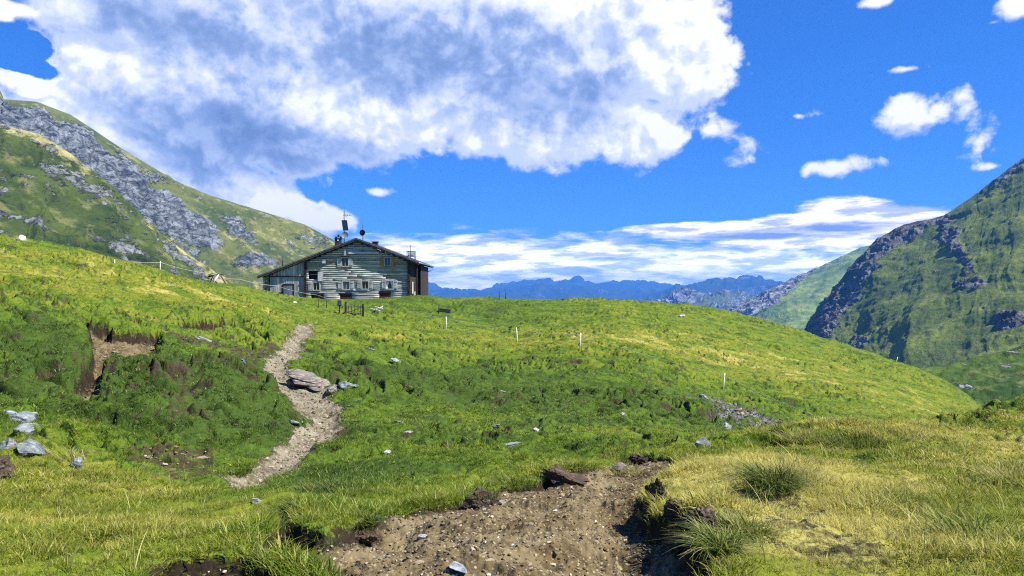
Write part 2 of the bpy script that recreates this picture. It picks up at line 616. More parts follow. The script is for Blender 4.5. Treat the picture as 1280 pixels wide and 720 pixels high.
PATH = poly_world([(366,406),(362,420),(350,436),(330,446),(322,458),(337,480),(348,492),(368,508),(377,530),(360,547),(337,567),(303,587),(268,603),(292,612),(330,610),(353,597),(380,580),(410,563),(430,543),(436,523),(424,505),(406,492),(385,482),(366,470),(364,456),(378,446),(386,430),(394,417),(394,405)])
SCAR = poly_world([(335,668),(352,648),(372,650),(385,672),(408,685),(440,662),(475,648),(545,640),(600,618),(690,603),(760,590),(792,577),(850,580),(842,598),(815,612),(812,632),(835,652),(862,662),(880,690),(893,722),(900,800),(420,800),(398,722),(352,700),(318,690)])
SCAR2 = poly_world([(210,712),(285,706),(348,712),(350,760),(205,760)])
GULLY2 = poly_world([(222,399),(262,400),(305,405),(304,413),(262,412),(226,409)])
GULLY3 = poly_world([(0,384),(50,392),(112,402),(106,409),(50,401),(0,394)])
MOUND_SHADE_CUT = poly_world([(108,540),(140,548),(175,566),(168,574),(130,560),(104,550)])  # dark-rimmed cut shaped for the shade below the mound
GULLY = poly_world([(112,406),(160,412),(200,412),(206,432),(190,446),(164,449),(140,456),(131,476),(122,500),(122,528),(96,524),(92,484),(108,471),(114,450),(106,432)])
BARES = [poly_world(p) for p in (
    [(216,478),(236,476),(232,515),(228,552),(212,550),(214,512)],
    [(142,566),(200,560),(262,575),(285,600),(250,606),(190,586),(150,580)],
    [(277,430),(300,430),(352,434),(330,450),(325,466),(305,457),(290,444)],
    [(205,415),(262,418),(300,432),(278,436),(236,428)],
    [(926,634),(962,628),(1000,650),(1060,690),(1040,705),(985,672),(940,658)],
)]
SCREE = poly_world([(878,503),(905,503),(945,520),(975,542),(950,545),(910,532),(888,518)])


def masks(x, y):
    wx = PA.fbm2(x * 1.1, y * 1.1, 4) 
    w2 = PB.fbm2(x * 4.5, y * 4.5, 3)
    r = np.hypot(x, y)
    k = np.clip(r / 14, 0.25, 1.2)
    m = {}
    m['path'] = sdist(x, y, PATH) - 0.07 + (wx * 0.22 + w2 * 0.07) * k
    sc = np.maximum(sdist(x, y, SCAR), sdist(x, y, SCAR2))
    m['scar'] = sc + wx * 0.10 + w2 * 0.05
    m['gully'] = np.maximum.reduce([sdist(x, y, g_) for g_ in (GULLY, GULLY2, GULLY3, MOUND_SHADE_CUT)]) + wx * 0.28 + w2 * 0.08
    b = np.full(x.shape, -9.0)
    for p in BARES:
        b = np.maximum(b, sdist(x, y, p))
    m['bare'] = b + wx * 0.35 + w2 * 0.2
    m['scree'] = sdist(x, y, SCREE) + wx * 1.6 + w2 * 0.7
    return m


# dryness of the turf: (column, row, radius m, amount)
DRY = [(60,340,9,.55),(200,360,8,.6),(280,385,7,.35),(40,440,4.5,-.75),(150,470,3.5,-.7),(260,480,3.5,-.7),(260,530,3,-.75),(100,505,2.2,-.5),(320,540,1.5,-.5),
       (60,600,1.6,.6),(160,650,2.2,.25),(60,690,1.5,.1),(560,420,9,.35),(700,430,9,.45),(820,430,8,.45),(900,445,7,.4),(1000,470,12,.5),(1120,490,14,.5),
       (600,480,7,-.5),(440,470,4,-.5),(720,500,7,-.4),(850,520,5,-.4),(760,460,9,-.25),(980,500,6,-.2),(520,560,2.5,-.2),(420,600,1.3,-.95),(470,590,1.2,-.7),(600,560,3.5,-.25),(560,500,3.0,-.45),
       (870,590,1.3,1.0),(930,600,1.0,.9),(1010,665,1.1,.95),(980,640,.8,.8),(1060,600,1.2,.5),(1230,560,2.5,.75),(1240,530,4,.6),(1130,620,1.2,.2),(1200,660,1.0,-.05),(1100,700,1,-.15),(1000,700,.6,.2),
       (660,395,10,-.1),(580,385,9,-.7),(760,385,12,.15),(690,440,5,.1)]
DRYW = [(*hit(a, b), r_, v_) for (a, b, r_, v_) in DRY]


def dryness(x, y):
    s = 0.40 * PB.fbm2(x * 0.35, y * 0.5, 5, .6) + 0.12
    # darker sedge growing in streaks along the slope
    s = s - 0.85 * sstep(0.12, 0.5, PC.fbm2(x * 0.42 + 0.1 * y, y * 1.15, 4, .62)) * sstep(6, 16, np.hypot(x, y))
    for (cx, cy, r_, v_) in DRYW:
        s = s + (v_ if r_ < 2.6 else (.62 if v_ > 0 else .95) * v_) * np.exp(-((x - cx) ** 2 + (y - cy) ** 2) / (r_ * r_))
    return s


HUMW = [(*hit(a, b), r_) for (a, b, r_) in ((50, 430, 5.5), (60, 500, 3.5), (170, 480, 3.5), (260, 500, 4.0), (300, 545, 2.5), (110, 550, 2.5), (450, 470, 6), (880, 530, 5), (420, 440, 6))]


def terrace(x, y):
    """cattle terraces: long steps whose risers face down the slope; returns step profile, riser mask"""
    wx = x + 0.8 * PB.fbm2(x * 0.5, y * 0.5, 2)
    t = PA.fbm2(wx * 0.16, y * 0.22, 4, 0.6)
    ph = y * 0.52 + x * 0.10 + t * 3.2
    saw = ph - np.floor(ph)
    step = np.where(saw < 0.84, 1 - saw / 0.84, (saw - 0.84) / 0.16)
    env = sstep(-0.35, 0.45, PC.fbm2(x * 0.13, y * 0.13, 3))
    brk = sstep(-0.30, 0.25, PB.fbm2(x * 0.45 + 4, y * 0.8, 4, .65))
    ris = sstep(0.80, 0.88, saw) * (1 - sstep(0.95, 1.0, saw)) * brk * (0.45 + 0.55 * env)
    # a finer set of little steps between them
    t2 = PC.fbm2(wx * 0.30 + 9, y * 0.42, 4, 0.65)
    p2 = y * 1.25 - x * 0.16 + t2 * 3.4
    s2 = p2 - np.floor(p2)
    b2_ = sstep(0.0, 0.45, PA.fbm2(x * 0.8 + 14, y * 1.3, 3, .6))
    ris = np.maximum(ris, 0.95 * sstep(0.74, 0.86, s2) * (1 - sstep(0.94, 1.0, s2)) * b2_)
    step = step + 0.35 * b2_ * np.where(s2 < 0.84, 1 - s2 / 0.84, (s2 - 0.84) / 0.16)
    return step * (0.35 + .65 * brk), ris, env


def tuss(x, y, r):
    """tussocks, cattle terraces and hoof-cut edges"""
    wx = x + 0.8 * PB.fbm2(x * 0.5, y * 0.5, 2)
    wy = y + 0.8 * PC.fbm2(x * 0.5 + 5, y * 0.5, 2)
    far = sstep(5, 18, r)
    ff = sstep(20, 55, r)
    terr, ris, env = terrace(x, y)
    h = 0.25 * (terr - 0.4) * far * (0.4 + 0.8 * env)
    hum = np.zeros_like(x)
    for (cx, cy, rr_) in HUMW:
        hum = np.maximum(hum, np.exp(-(((x - cx) ** 2 + (y - cy) ** 2) / (rr_ * rr_)) ** 2))
    # rounded tussocks, longer across the slope than down it
    b1 = np.abs(PB.fbm2(wx * 0.45 + 0.12 * wy, wy * 1.0, 3, 0.5))
    cre = 1 - np.exp(-b1 / 0.10)
    h = h + far * (0.19 + .16 * hum) * (cre - 0.6) * (0.45 + 0.75 * env + .3 * hum) + far * 0.10 * (np.minimum(b1, .7) - .3)
    b3 = np.abs(PA.fbm2(wx * 0.80 + 7, wy * 1.5, 2, 0.5))
    h = h + (0.02 + 0.065 * far + .06 * hum) * (1 - np.exp(-b3 / 0.09) - .6) * (1 - .35 * ff)
    b2 = np.abs(PC.fbm2(wx * (2.2 - 1.0 * ff), wy * (3.6 - 1.0 * ff), 2, 0.5))
    h = h + (0.06 + 0.04 * far - 0.06 * ff) * (np.minimum(b2, 0.6) - 0.25)
    h = h + 0.30 * sstep(8, 30, r) * PA.fbm2(x * 0.16 + 9, y * 0.16, 2)
    h = h + 0.05 * PC.fbm2(x * 0.9 + 3, y * 0.9, 2)
    h = h + 0.012 * PB.n2(x * 14, y * 14)
    return h


# deliberate lumps in the ground: (column, row, radius along x, radius along y, height)
LUMPS = [(60,430,2.2,1.6,.35),(40,480,1.8,1.0,.3),(20,400,2.0,1.3,.3),(175,470,1.2,.9,.3),(215,490,1.2,.8,.28),(250,460,1.5,.9,.25),(150,520,1.2,.7,.35),(60,530,1.2,.6,.22),(110,560,1.2,.35,.22),
         (245,512,1.1,.7,.2),(200,545,1.2,.6,.25),(965,610,.45,.45,.16),(905,655,.45,.35,.12),(930,585,.9,.8,.10),(430,470,1.5,1.6,.35),(455,500,1.5,1.0,.2),(545,380,5,3,.55),(1060,548,2.2,.7,.18),
         (640,592,.9,.4,.18),(655,600,.7,.3,.1),(375,640,.4,.4,.1),(330,640,.5,.3,.08),(20,575,.6,.5,.2)]
LUMPW = [(*hit(a, b), rx, ry, h_) for (a, b, rx, ry, h_) in LUMPS]


BANKW = [(*hit(a, b), r_, h_) for (a, b, r_, h_) in [(830,600,.9,.16),(835,640,.8,.22),(870,680,.8,.30),(900,715,.7,.30),(345,668,.45,.32),(385,660,.30,.25),(465,665,.5,.16),(640,608,.5,.10),(590,620,.4,.08),(280,715,.5,.10),(790,578,.6,.10)]]


def ground_z(x, y, m=None, full=True):
    x = np.atleast_1d(np.asarray(x, dtype=float))
    y = np.atleast_1d(np.asarray(y, dtype=float))
    z = base_z(x, y)
    r = np.hypot(x, y)
    if m is None:
        m = masks(x, y)
    soft = 1 - sstep(-0.5, 0.2, m['path']) * 0.85
    soft = soft * (1 - sstep(-0.12, 0.1, m['scar'])) * (1 - 0.7 * sstep(-0.3, 0.1, m['gully']))
    hutf = sstep(-27, -25, x) * (1 - sstep(-8, -6, x)) * sstep(70, 72, y) * (1 - sstep(88, 90, y))
    z = z + tuss(x, y, r) * soft * (1 - hutf)
    for (cx, cy, rx, ry, h_) in LUMPW:
        z = z + h_ * np.exp(-((x - cx) / rx) ** 2 - ((y - cy) / ry) ** 2)
    z = z - 0.16 * sstep(-0.15, 0.35, m['path'])
    z = z + 0.03 * PC.fbm2(x * 2.6, y * 2.6, 4, 0.6) * sstep(-0.1, 0.3, m['path'])
    # the eroded scar: a raised turf lip, a steep little bank, then rough earth
    sc = m['scar']
    bk_ = np.zeros_like(z)
    for (cx, cy, rr_, h_) in BANKW:
        bk_ = np.maximum(bk_, h_ * np.exp(-(((x - cx) ** 2 + (y - cy) ** 2) / (rr_ * rr_)) ** 2))
    z = z + 0.03 * sstep(-0.5, -0.05, sc) - 0.05 * sstep(-0.05, 0.10, sc) - bk_ * sstep(-0.03, 0.07, sc)
    ins = sstep(0.0, 0.12, sc)
    z = z + ins * (0.055 * PA.fbm2(x * 2.4, y * 2.4, 4, 0.55) + 0.02 * PB.ridge2(x * 7, y * 7, 3) + 0.006 * PC.n2(x * 45, y * 45))
    g = m['gully']
    z = z - 0.62 * sstep(-0.10, 0.12, g) + 0.25 * sstep(0.1, 0.9, g) + sstep(0, .2, g) * 0.10 * PA.fbm2(x * 2.2, y * 2.2, 4, 0.6)
    z = z - 0.04 * sstep(0, 0.4, m['bare'])
    s = sstep(0.0, 0.8, m['scree'])
    z = z + s * (0.10 * PA.ridge2(x * 1.7, y * 1.7, 4, 0.6) - 0.22)
    return z


# ------------------------------------------------------------------ materials for the land
def mat_new(name):
    m = bpy.data.materials.new(name)
    m.use_nodes = True
    t = NT(m.node_tree)
    t.n.clear()
    out = t.node('ShaderNodeOutputMaterial')
    return m, t, out


def principled(t, out, color, rough=0.8, spec=0.3, bump=None, metallic=0.0, **extra):
    p = t.node('ShaderNodeBsdfPrincipled')
    for k, v in (('Base Color', color), ('Roughness', rough), ('Specular IOR Level', spec), ('Metallic', metallic)):
        if isinstance(v, bpy.types.NodeSocket):
            t.l.new(v, p.inputs[k])
        else:
            p.inputs[k].default_value = (*v, 1) if k == 'Base Color' and len(v) == 3 else v
    for k, v in extra.items():
        p.inputs[k].default_value = v
    if bump is not None:
        t.l.new(bump, p.inputs['Normal'])
    if out is not None:
        t.l.new(p.outputs[0], out.inputs[0])
    return p


def turf_colour(t, pos, dry, gain=1.0):
    """grass colour from place and dryness, shared by the turf and the blades on it"""
    n1 = t.noise(pos, 0.55, 5, 0.6)
    n2 = t.noise(pos, 3.5, 4, 0.65)
    d = t.math('MULTIPLY_ADD', t.math('SUBTRACT', n1, 0.5), 1.5, dry)
    d = t.math('MULTIPLY_ADD', t.math('SUBTRACT', n2, 0.5), 1.3, d)
    cr = t.node('ShaderNodeValToRGB', {0: t.ramp(d, -1.1, 1.3, smooth=False)})
    e = cr.color_ramp.elements
    g = gain
    e[0].position = 0.0
    e[0].color = (0.042 * g, 0.078 * g, 0.010 * g, 1)
    e[1].position = 1.0
    e[1].color = (0.36 * g, 0.32 * g, 0.085 * g, 1)
    for p_, c in ((0.28, (0.070, 0.124, 0.009)), (0.5, (0.110, 0.158, 0.011)), (0.74, (0.172, 0.182, 0.018))):
        x = e.new(p_)
        x.color = (c[0] * g, c[1] * g, c[2] * g, 1)
    return cr.outputs[0]


def make_turf_mat():
    m, t, out = mat_new("meadow_turf")
    geo = t.node('ShaderNodeNewGeometry')
    pos = geo.outputs['Position']
    dry = t.attr('dry').outputs['Fac']
    soil = t.attr('soil').outputs['Fac']
    c = turf_colour(t, pos, dry)
    # dark hollows of sedge, dead thatch and speckle
    n3 = t.noise(pos, 9.0, 5, 0.7)
    c = t.mix(t.ramp(n3, 0.52, 0.68), c, (0.045, 0.060, 0.012))
    n4 = t.noise(pos, 22.0, 4, 0.7)
    c = t.mix(t.ramp(n4, 0.60, 0.74, 0, 0.6), c, (0.36, 0.34, 0.12))
    earth = t.mix(t.noise(pos, 6.0, 5, 0.6), (0.022, 0.018, 0.008), (0.085, 0.068, 0.036))
    sm = t.ramp(t.math('MULTIPLY_ADD', t.math('SUBTRACT', n3, 0.5), 1.2, soil), 0.35, 0.6)
    earth = t.mix(t.attr('grey').outputs['Fac'], earth, t.mix(t.ramp(n4, .4, .6), (0.05, 0.053, 0.055), (0.22, 0.235, 0.245)))
    c = t.mix(sm, c, earth)
    b = t.node('ShaderNodeBump', {'Strength': 0.9, 'Distance': 0.05, 'Height': t.math('MULTIPLY_ADD', n4, 0.6, n3)})
    principled(t, out, c, 0.9, 0.15, b.outputs[0])
    return m


def make_gravel_mat(name, dark, mid, light, sc=30.0, hum=(0.62, 0.95)):
    m, t, out = mat_new(name)
    geo = t.node('ShaderNodeNewGeometry')
    pos = geo.outputs['Position']
    soil = t.attr('soil').outputs['Fac']
    v = t.node('ShaderNodeTexVoronoi', {'Vector': pos, 'Scale': sc, 'Randomness': 1.0})
    v2 = t.node('ShaderNodeTexVoronoi', {'Vector': pos, 'Scale': sc * 0.37, 'Randomness': 1.0})
    n = t.noise(pos, 1.7, 6, 0.65)
    n2 = t.noise(pos, 12, 5, 0.7)
    sv = t.node('ShaderNodeSeparateColor', {0: v.outputs['Color']})
    sv2 = t.node('ShaderNodeSeparateColor', {0: v2.outputs['Color']})
    base = t.mix(t.ramp(n2, 0.35, 0.65), dark, mid)
    base = t.mix(t.ramp(n, 0.38, 0.68, 0, 0.75), base, t.mix(0.5, mid, light))
    peb = t.math('MULTIPLY', t.math('GREATER_THAN', sv.outputs[0], 0.66), t.math('LESS_THAN', v.outputs['Distance'], 0.42))
    peb2 = t.math('MULTIPLY', t.math('GREATER_THAN', sv2.outputs[0], 0.8), t.math('LESS_THAN', v2.outputs['Distance'], 0.36))
    pk = t.math('MAXIMUM', peb, peb2)
    pc = t.mix(sv.outputs[1], mid, light)
    c = t.mix(t.math('MULTIPLY', pk, 0.85), base, pc)
    hb = t.math('MULTIPLY_ADD', pk, 0.5, t.math('MULTIPLY', n2, 1.0))
    b = t.node('ShaderNodeBump', {'Strength': 0.8, 'Distance': 0.03, 'Height': hb})
    c = t.mix(t.ramp(t.math('MULTIPLY_ADD', t.math('SUBTRACT', n2, 0.5), 0.5, soil), hum[0], hum[1], 0.92, 0.0), c, (0.016, 0.011, 0.007))  # near-black towards the rim: humus, plus overhang shade painted into the colour
    # thin turf creeping in at the rim
    gr = t.ramp(t.math('MULTIPLY_ADD', t.math('SUBTRACT', n2, 0.5), 1.0, soil), 0.30, 0.5, 1.0, 0.0)
    c = t.mix(gr, c, turf_colour(t, pos, t.attr('dry').outputs['Fac'], 0.8))
    principled(t, out, c, 0.92, 0.15, b.outputs[0])
    return m


M_TURF = make_turf_mat()
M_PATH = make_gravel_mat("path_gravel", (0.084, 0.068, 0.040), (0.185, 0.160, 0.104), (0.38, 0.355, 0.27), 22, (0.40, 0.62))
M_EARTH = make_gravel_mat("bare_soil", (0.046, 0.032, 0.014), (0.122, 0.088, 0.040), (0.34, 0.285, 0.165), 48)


# ------------------------------------------------------------------ near terrain mesh
def build_ground():
    az1 = R(37.5)
    da = R(0.085)
    azs = np.concatenate([R(-75) + np.arange(0, 1) * 0, np.arange(R(-75), -az1, R(0.6)), np.arange(-az1, az1, da), np.arange(az1, R(75.1), R(0.6))])
    azs = np.unique(np.round(azs, 7))
    r1_ = 1.3 * np.exp(np.arange(int(math.log(9 / 1.3) / .0042)) * .0042)
    rs = np.concatenate([r1_, r1_[-1] * np.exp(np.arange(1, int(math.log(104 / r1_[-1]) / .0029)) * .0029)])
    rs = np.concatenate([[0.3, 0.7, 1.0], rs, np.exp(np.linspace(math.log(106), math.log(420), 60))])
    A, RR = np.meshgrid(azs, rs)
    X = RR * np.sin(A)
    Y = RR * np.cos(A)
    m = masks(X, Y)
    Z = ground_z(X, Y, m)
    V = np.stack([X, Y, Z], -1).reshape(-1, 3)
    nr, na = X.shape
    idx = np.arange(nr * na).reshape(nr, na)
    Q = np.stack([idx[:-1, :-1], idx[:-1, 1:], idx[1:, 1:], idx[1:, :-1]], -1).reshape(-1, 4)
    dry = dryness(X, Y)
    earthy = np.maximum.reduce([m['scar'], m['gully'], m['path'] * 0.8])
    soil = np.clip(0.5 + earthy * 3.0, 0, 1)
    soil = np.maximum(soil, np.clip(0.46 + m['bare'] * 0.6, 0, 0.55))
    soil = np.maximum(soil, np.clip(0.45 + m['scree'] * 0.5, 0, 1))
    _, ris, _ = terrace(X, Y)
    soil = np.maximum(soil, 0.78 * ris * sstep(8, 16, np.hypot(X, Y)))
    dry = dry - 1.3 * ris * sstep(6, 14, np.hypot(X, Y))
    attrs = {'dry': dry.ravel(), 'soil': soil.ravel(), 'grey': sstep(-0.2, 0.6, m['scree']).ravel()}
    fc = lambda a: (a.ravel()[Q].mean(1))
    is_path = fc(m['path']) > -0.03
    is_scar = (~is_path) & ((fc(m['scar']) > -0.02) | (fc(m['gully']) > -0.03))

    def sub(mask, name, mat, **props):
        q = Q[mask]
        u, inv = np.unique(q, return_inverse=True)
        me = mesh_from(name, V[u], inv.reshape(q.shape), mat, {k: v[u] for k, v in attrs.items()})
        return link(name, me, **props)
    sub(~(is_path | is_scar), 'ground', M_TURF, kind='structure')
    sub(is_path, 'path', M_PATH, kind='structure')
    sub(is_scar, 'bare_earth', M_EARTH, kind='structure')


build_ground()


# ------------------------------------------------------------------ mountains: lofted between real ridge, shoulder and foot lines
def resample(P, n):
    P = np.array(P, dtype=float)
    d = np.concatenate([[0], np.cumsum(np.linalg.norm(np.diff(P, axis=0), axis=1))])
    t = np.linspace(0, d[-1], n)
    return np.stack([np.interp(t, d, P[:, i]) for i in range(P.shape[1])], 1)


def rows_at(line, S):
    """line of (s, px, py, Y): interpolate at s values, to world"""
    L = np.array(line, dtype=float)
    px = np.interp(S, L[:, 0], L[:, 1])
    py = np.interp(S, L[:, 0], L[:, 2])
    Y = np.interp(S, L[:, 0], L[:, 3])
    return np.stack([(px - 640) / F * Y, Y, (360 - py) / F * Y], 1)


def mountain(name, lines, ns, nt, amp, scale, mat, back=(0.25, -0.9), rockfun=None, drop=60, seed=0, rough_ridge=1.0, gully=0.0, rock_amp=1.0, dryfun=None):
    """lines: list from ridge to foot, each [(s, px, py, Y), ...]; the surface runs down them and a back slope closes it"""
    S = np.linspace(0, 1, ns)
    L = [rows_at(l, S) for l in lines]
    k = len(L)
    T = np.linspace(0, k - 1, nt)
    # smooth (Catmull-Rom) across the lines
    rows = []
    for tt in T:
        i = min(int(tt), k - 2)
        f = tt - i
        p0 = L[max(i - 1, 0)]
        p1, p2 = L[i], L[i + 1]
        p3 = L[min(i + 2, k - 1)]
        c = 0.5 * ((2 * p1) + (-p0 + p2) * f + (2 * p0 - 5 * p1 + 4 * p2 - p3) * f * f + (-p0 + 3 * p1 - 3 * p2 + p3) * f ** 3)
        rows.append(c)
    G = np.stack(rows)                                    # nt, ns, 3
    foot = G[-1].copy()
    foot2 = foot + (foot - G[-2]) * 0.5
    foot2[:, 2] = foot[:, 2] - drop
    ridge = G[0]
    H = max(60.0, float(ridge[:, 2].max() - foot[:, 2].min()))
    bk = []
    nb = 26
    away = ridge - foot
    away[:, 2] = 0
    away /= np.linalg.norm(away, axis=1, keepdims=True) + 1e-9
    for j in range(1, nb + 1):
        f = j / nb
        p = ridge + away * (H * 1.6 * f)
        p[:, 2] = ridge[:, 2] - (H + drop) * (f ** 1.25)
        bk.append(p)
    G = np.concatenate([np.stack(bk[::-1]), G, foot2[None]], 0)
    nt2 = G.shape[0]
    tpar = np.concatenate([-np.arange(nb, 0, -1) / nb, T / (k - 1), [1.05]])
    du = np.gradient(G, axis=1)
    dv = np.gradient(G, axis=0)
    N = np.cross(du, dv)
    N /= np.linalg.norm(N, axis=-1, keepdims=True) + 1e-9
    N = np.where(N[..., 2:3] < 0, -N, N)
    SS, TT = np.meshgrid(S, tpar)
    pn = Perlin(100 + seed)
    rock = np.zeros(SS.shape)
    if rockfun is not None:
        rock = rockfun(SS, TT, G, pn)
    big = pn.fbm3(G, 1.0 / scale, 5, 0.5)
    fine = pn.fbm3(G, 9.0 / scale, 4, 0.55)
    rk = pn.ridge3(G * np.array([1, 1, 1.4]), 3.0 / scale, 6, 0.58)
    g = 0
    if gully:
        # runnels that run down the fall line
        acc = SS * ns / 26.0 + 1.1 * pn.fbm2(SS * 7, TT * 4, 3)
        g = gully * pn.fbm2(acc, TT * 2.2 + 3, 4, 0.5) * 1.3
    rid = np.exp(-(TT / 0.04) ** 2) if rough_ridge < 1 else 0
    disp = amp * (0.9 * big * (1 - 0.8 * np.exp(-(TT / 0.05) ** 2)) + 0.10 * fine + g) + rock * amp * rock_amp * (0.55 * rk - 0.35)
    if rough_ridge < 1:
        disp = disp * (1 - rid * (1 - rough_ridge))
    P = G + N * disp[..., None]
    nr, na = SS.shape
    idx = np.arange(nr * na).reshape(nr, na)
    Q = np.stack([idx[:-1, :-1], idx[:-1, 1:], idx[1:, 1:], idx[1:, :-1]], -1).reshape(-1, 4)
    # face up
    n_ = np.cross(P[1, 1] - P[0, 0], P[0, 1] - P[1, 0])
    if N[nr // 2, na // 2].dot(np.cross(du[nr // 2, na // 2], dv[nr // 2, na // 2])) < 0:
        Q = Q[:, ::-1]
    dr = dryfun(SS, TT, G, pn) if dryfun else np.zeros(SS.shape)
    me = mesh_from(name, P.reshape(-1, 3), Q, mat, {'rock': rock.ravel(), 'dry': dr.ravel()})
    return link(name, me, kind='structure')


def make_mountain_mat(name, sc, grass_a, grass_b, grass_c, rock_a, rock_b, straw=(0.34, 0.31, 0.13), strawk=0.5, steep=(0.55, 0.40)):
    """sc: metres of the coarse pattern"""
    m, t, out = mat_new(name)
    geo = t.node('ShaderNodeNewGeometry')
    pos = geo.outputs['Position']
    p = t.vmath('SCALE', pos, scale=1.0 / sc)
    n1 = t.noise(p, 1.0, 8, 0.62)
    n2 = t.noise(p, 5.0, 7, 0.68)
    n3 = t.noise(p, 26.0, 5, 0.7)
    c = t.mix(t.ramp(n1, 0.36, 0.62), grass_a, grass_b)
    c = t.mix(t.ramp(n2, 0.50, 0.64), c, grass_c)
    c = t.mix(t.math('MULTIPLY', t.ramp(t.noise(t.vmath('ADD', p, (9, 4, 2)), 2.4, 6, 0.66), 0.52, 0.66), strawk), c, straw)
    c = t.mix(t.ramp(n3, 0.56, 0.72, 0, 0.7), c, grass_a)
    dry = t.math('MULTIPLY_ADD', t.math('SUBTRACT', n2, 0.5), 2.2, t.attr('dry').outputs['Fac'])
    c = t.mix(t.ramp(dry, 0.25, 0.85), c, straw)
    c = t.mix(t.ramp(dry, -0.3, -0.9, 0, 1), c, tuple(0.45 * v for v in grass_a))
    rp = t.vmath('MULTIPLY', t.vmath('ADD', p, t.vmath('MULTIPLY', t.node('ShaderNodeTexNoise', {'Vector': p, 'Scale': 1.5}).outputs['Color'], (.5, .5, .5))), (1.0, 1.0, 1.9))
    r1 = t.noise(rp, 2.6, 8, 0.70, 0.5)
    r2 = t.noise(rp, 11.0, 5, 0.7)
    rc = t.mix(t.ramp(r1, 0.36, 0.62), rock_a, rock_b)
    rc = t.mix(t.ramp(r2, 0.5, 0.7, 0, 0.6), rc, rock_a)
    vg = t.node('ShaderNodeTexVoronoi', {'Vector': rp, 'Scale': 3.2, 'Detail': 2.0}, feature='DISTANCE_TO_EDGE')
    rc = t.mix(t.ramp(vg.outputs['Distance'], 0.0, 0.07, 0.7, 0.0), rc, tuple(0.35 * v for v in rock_a))
    rk = t.attr('rock').outputs['Fac']
    nz = t.node('ShaderNodeSeparateXYZ', {0: geo.outputs['True Normal']}).outputs[2]
    st = t.ramp(nz, steep[0], steep[1])
    f = t.math('ADD', rk, t.math('MULTIPLY', st, 0.35))
    f = t.math('MULTIPLY_ADD', t.math('SUBTRACT', r1, 0.5), 1.3, f)
    f = t.math('MULTIPLY_ADD', t.math('SUBTRACT', n3, 0.5), 0.5, f)
    f = t.ramp(f, 0.42, 0.58)
    c = t.mix(f, c, rc)
    hb = t.math('ADD', t.math('MULTIPLY', n2, 0.4), t.math('MULTIPLY', n3, 0.2))
    hb = t.math('ADD', hb, t.math('MULTIPLY', t.math('MULTIPLY', r1, f), 1.1))
    b = t.node('ShaderNodeBump', {'Strength': 0.9, 'Distance': sc * 0.14, 'Height': hb})
    principled(t, out, c, 0.92, 0.12, b.outputs[0])
    return m


def band(v, a, b, w):
    return sstep(a - w, a + w, v) * (1 - sstep(b - w, b + w, v))


# --- far left mountain with the diagonal grey rock face
M_L1 = make_mountain_mat("left_mountain_ground", 60.0, (0.044, 0.068, 0.017), (0.125, 0.138, 0.028), (0.078, 0.094, 0.024), (0.055, 0.063, 0.068), (0.27, 0.295, 0.305))
RF1_TOP = [(0, 0.02), (0.08, 0.03), (0.2, 0.13), (0.3, 0.2), (0.42, 0.34), (0.5, 0.44), (0.56, 0.52), (0.62, 0.62), (0.72, 0.8), (1, 1.0)]
def rock1(S, T, G, pn):
    px = G[..., 0] / G[..., 1] * F + 640
    py = 360 - G[..., 2] / G[..., 1] * F
    w = 14 * pn.fbm3(G, 1 / 70.0, 4, 0.55)
    top = np.interp(px, [-200, 0, 20, 60, 100, 150, 200, 260, 300, 335, 360], [118, 130, 131, 140, 165, 205, 240, 285, 300, 320, 340])
    bot = np.interp(px, [-200, 0, 60, 100, 150, 200, 250, 300, 340], [150, 160, 190, 215, 250, 285, 300, 318, 345])
    a = sstep(-7, 7, py + w - top) * (1 - sstep(-7, 7, py + w - bot)) * (1 - sstep(255, 290, px))
    # detached crags
    c1 = np.exp(-(((px - 300) * .8 + (py - 285) * .6) / 45) ** 2 - (((py - 285) * .8 - (px - 300) * .6) / 9) ** 2)
    c2 = np.exp(-((px - 315) / 42) ** 2 - ((py - 330) / 13) ** 2)
    c3 = np.exp(-((px - 225) / 30) ** 2 - ((py - 305) / 16) ** 2)
    scat = sstep(0.4, 0.9, pn.fbm3(G, 1 / 35.0, 4, 0.6) + 0.2 * sstep(260, 330, py)) * 0.5
    r = np.maximum.reduce([a * 1.0, 0.7 * sstep(.45, .95, c1 + w * .02), 0.75 * sstep(.4, .9, c2 + w * .02), 0.45 * sstep(.5, .9, c3 + w * .02), .8 * scat * (T > 0.03)])
    return np.where(T < 0, 0.2, r)
def pxy(G):
    return G[..., 0] / G[..., 1] * F + 640, 360 - G[..., 2] / G[..., 1] * F
def dry1(S, T, G, pn):
    px, py = pxy(G)
    # pale scree chutes under the crag, olive-yellow upper slope to the right
    w = 12 * pn.fbm3(G, 1 / 60.0, 5, .62)
    d = np.zeros(px.shape)
    for (x0, y0, x1, y1, wd, k) in ((205, 285, 255, 345, 9, 1.1), (190, 300, 300, 372, 7, .9), (265, 300, 320, 360, 6, .8), (290, 290, 350, 345, 5, .6), (60, 165, 160, 245, 5, .5), (330, 290, 380, 330, 6, .4)):
        t = np.clip(((px - x0) * (x1 - x0) + (py - y0) * (y1 - y0)) / ((x1 - x0) ** 2 + (y1 - y0) ** 2), 0, 1)
        dd = np.hypot(px - x0 - t * (x1 - x0), py - y0 - t * (y1 - y0)) + w
        d = np.maximum(d, .8 * k * (1 - sstep(wd * .1, wd * 1.9, dd)))
    return .5 * d + 0.16 * sstep(240, 330, px) + 0.15 * (T > 0) * (1 - sstep(.0, .3, T))
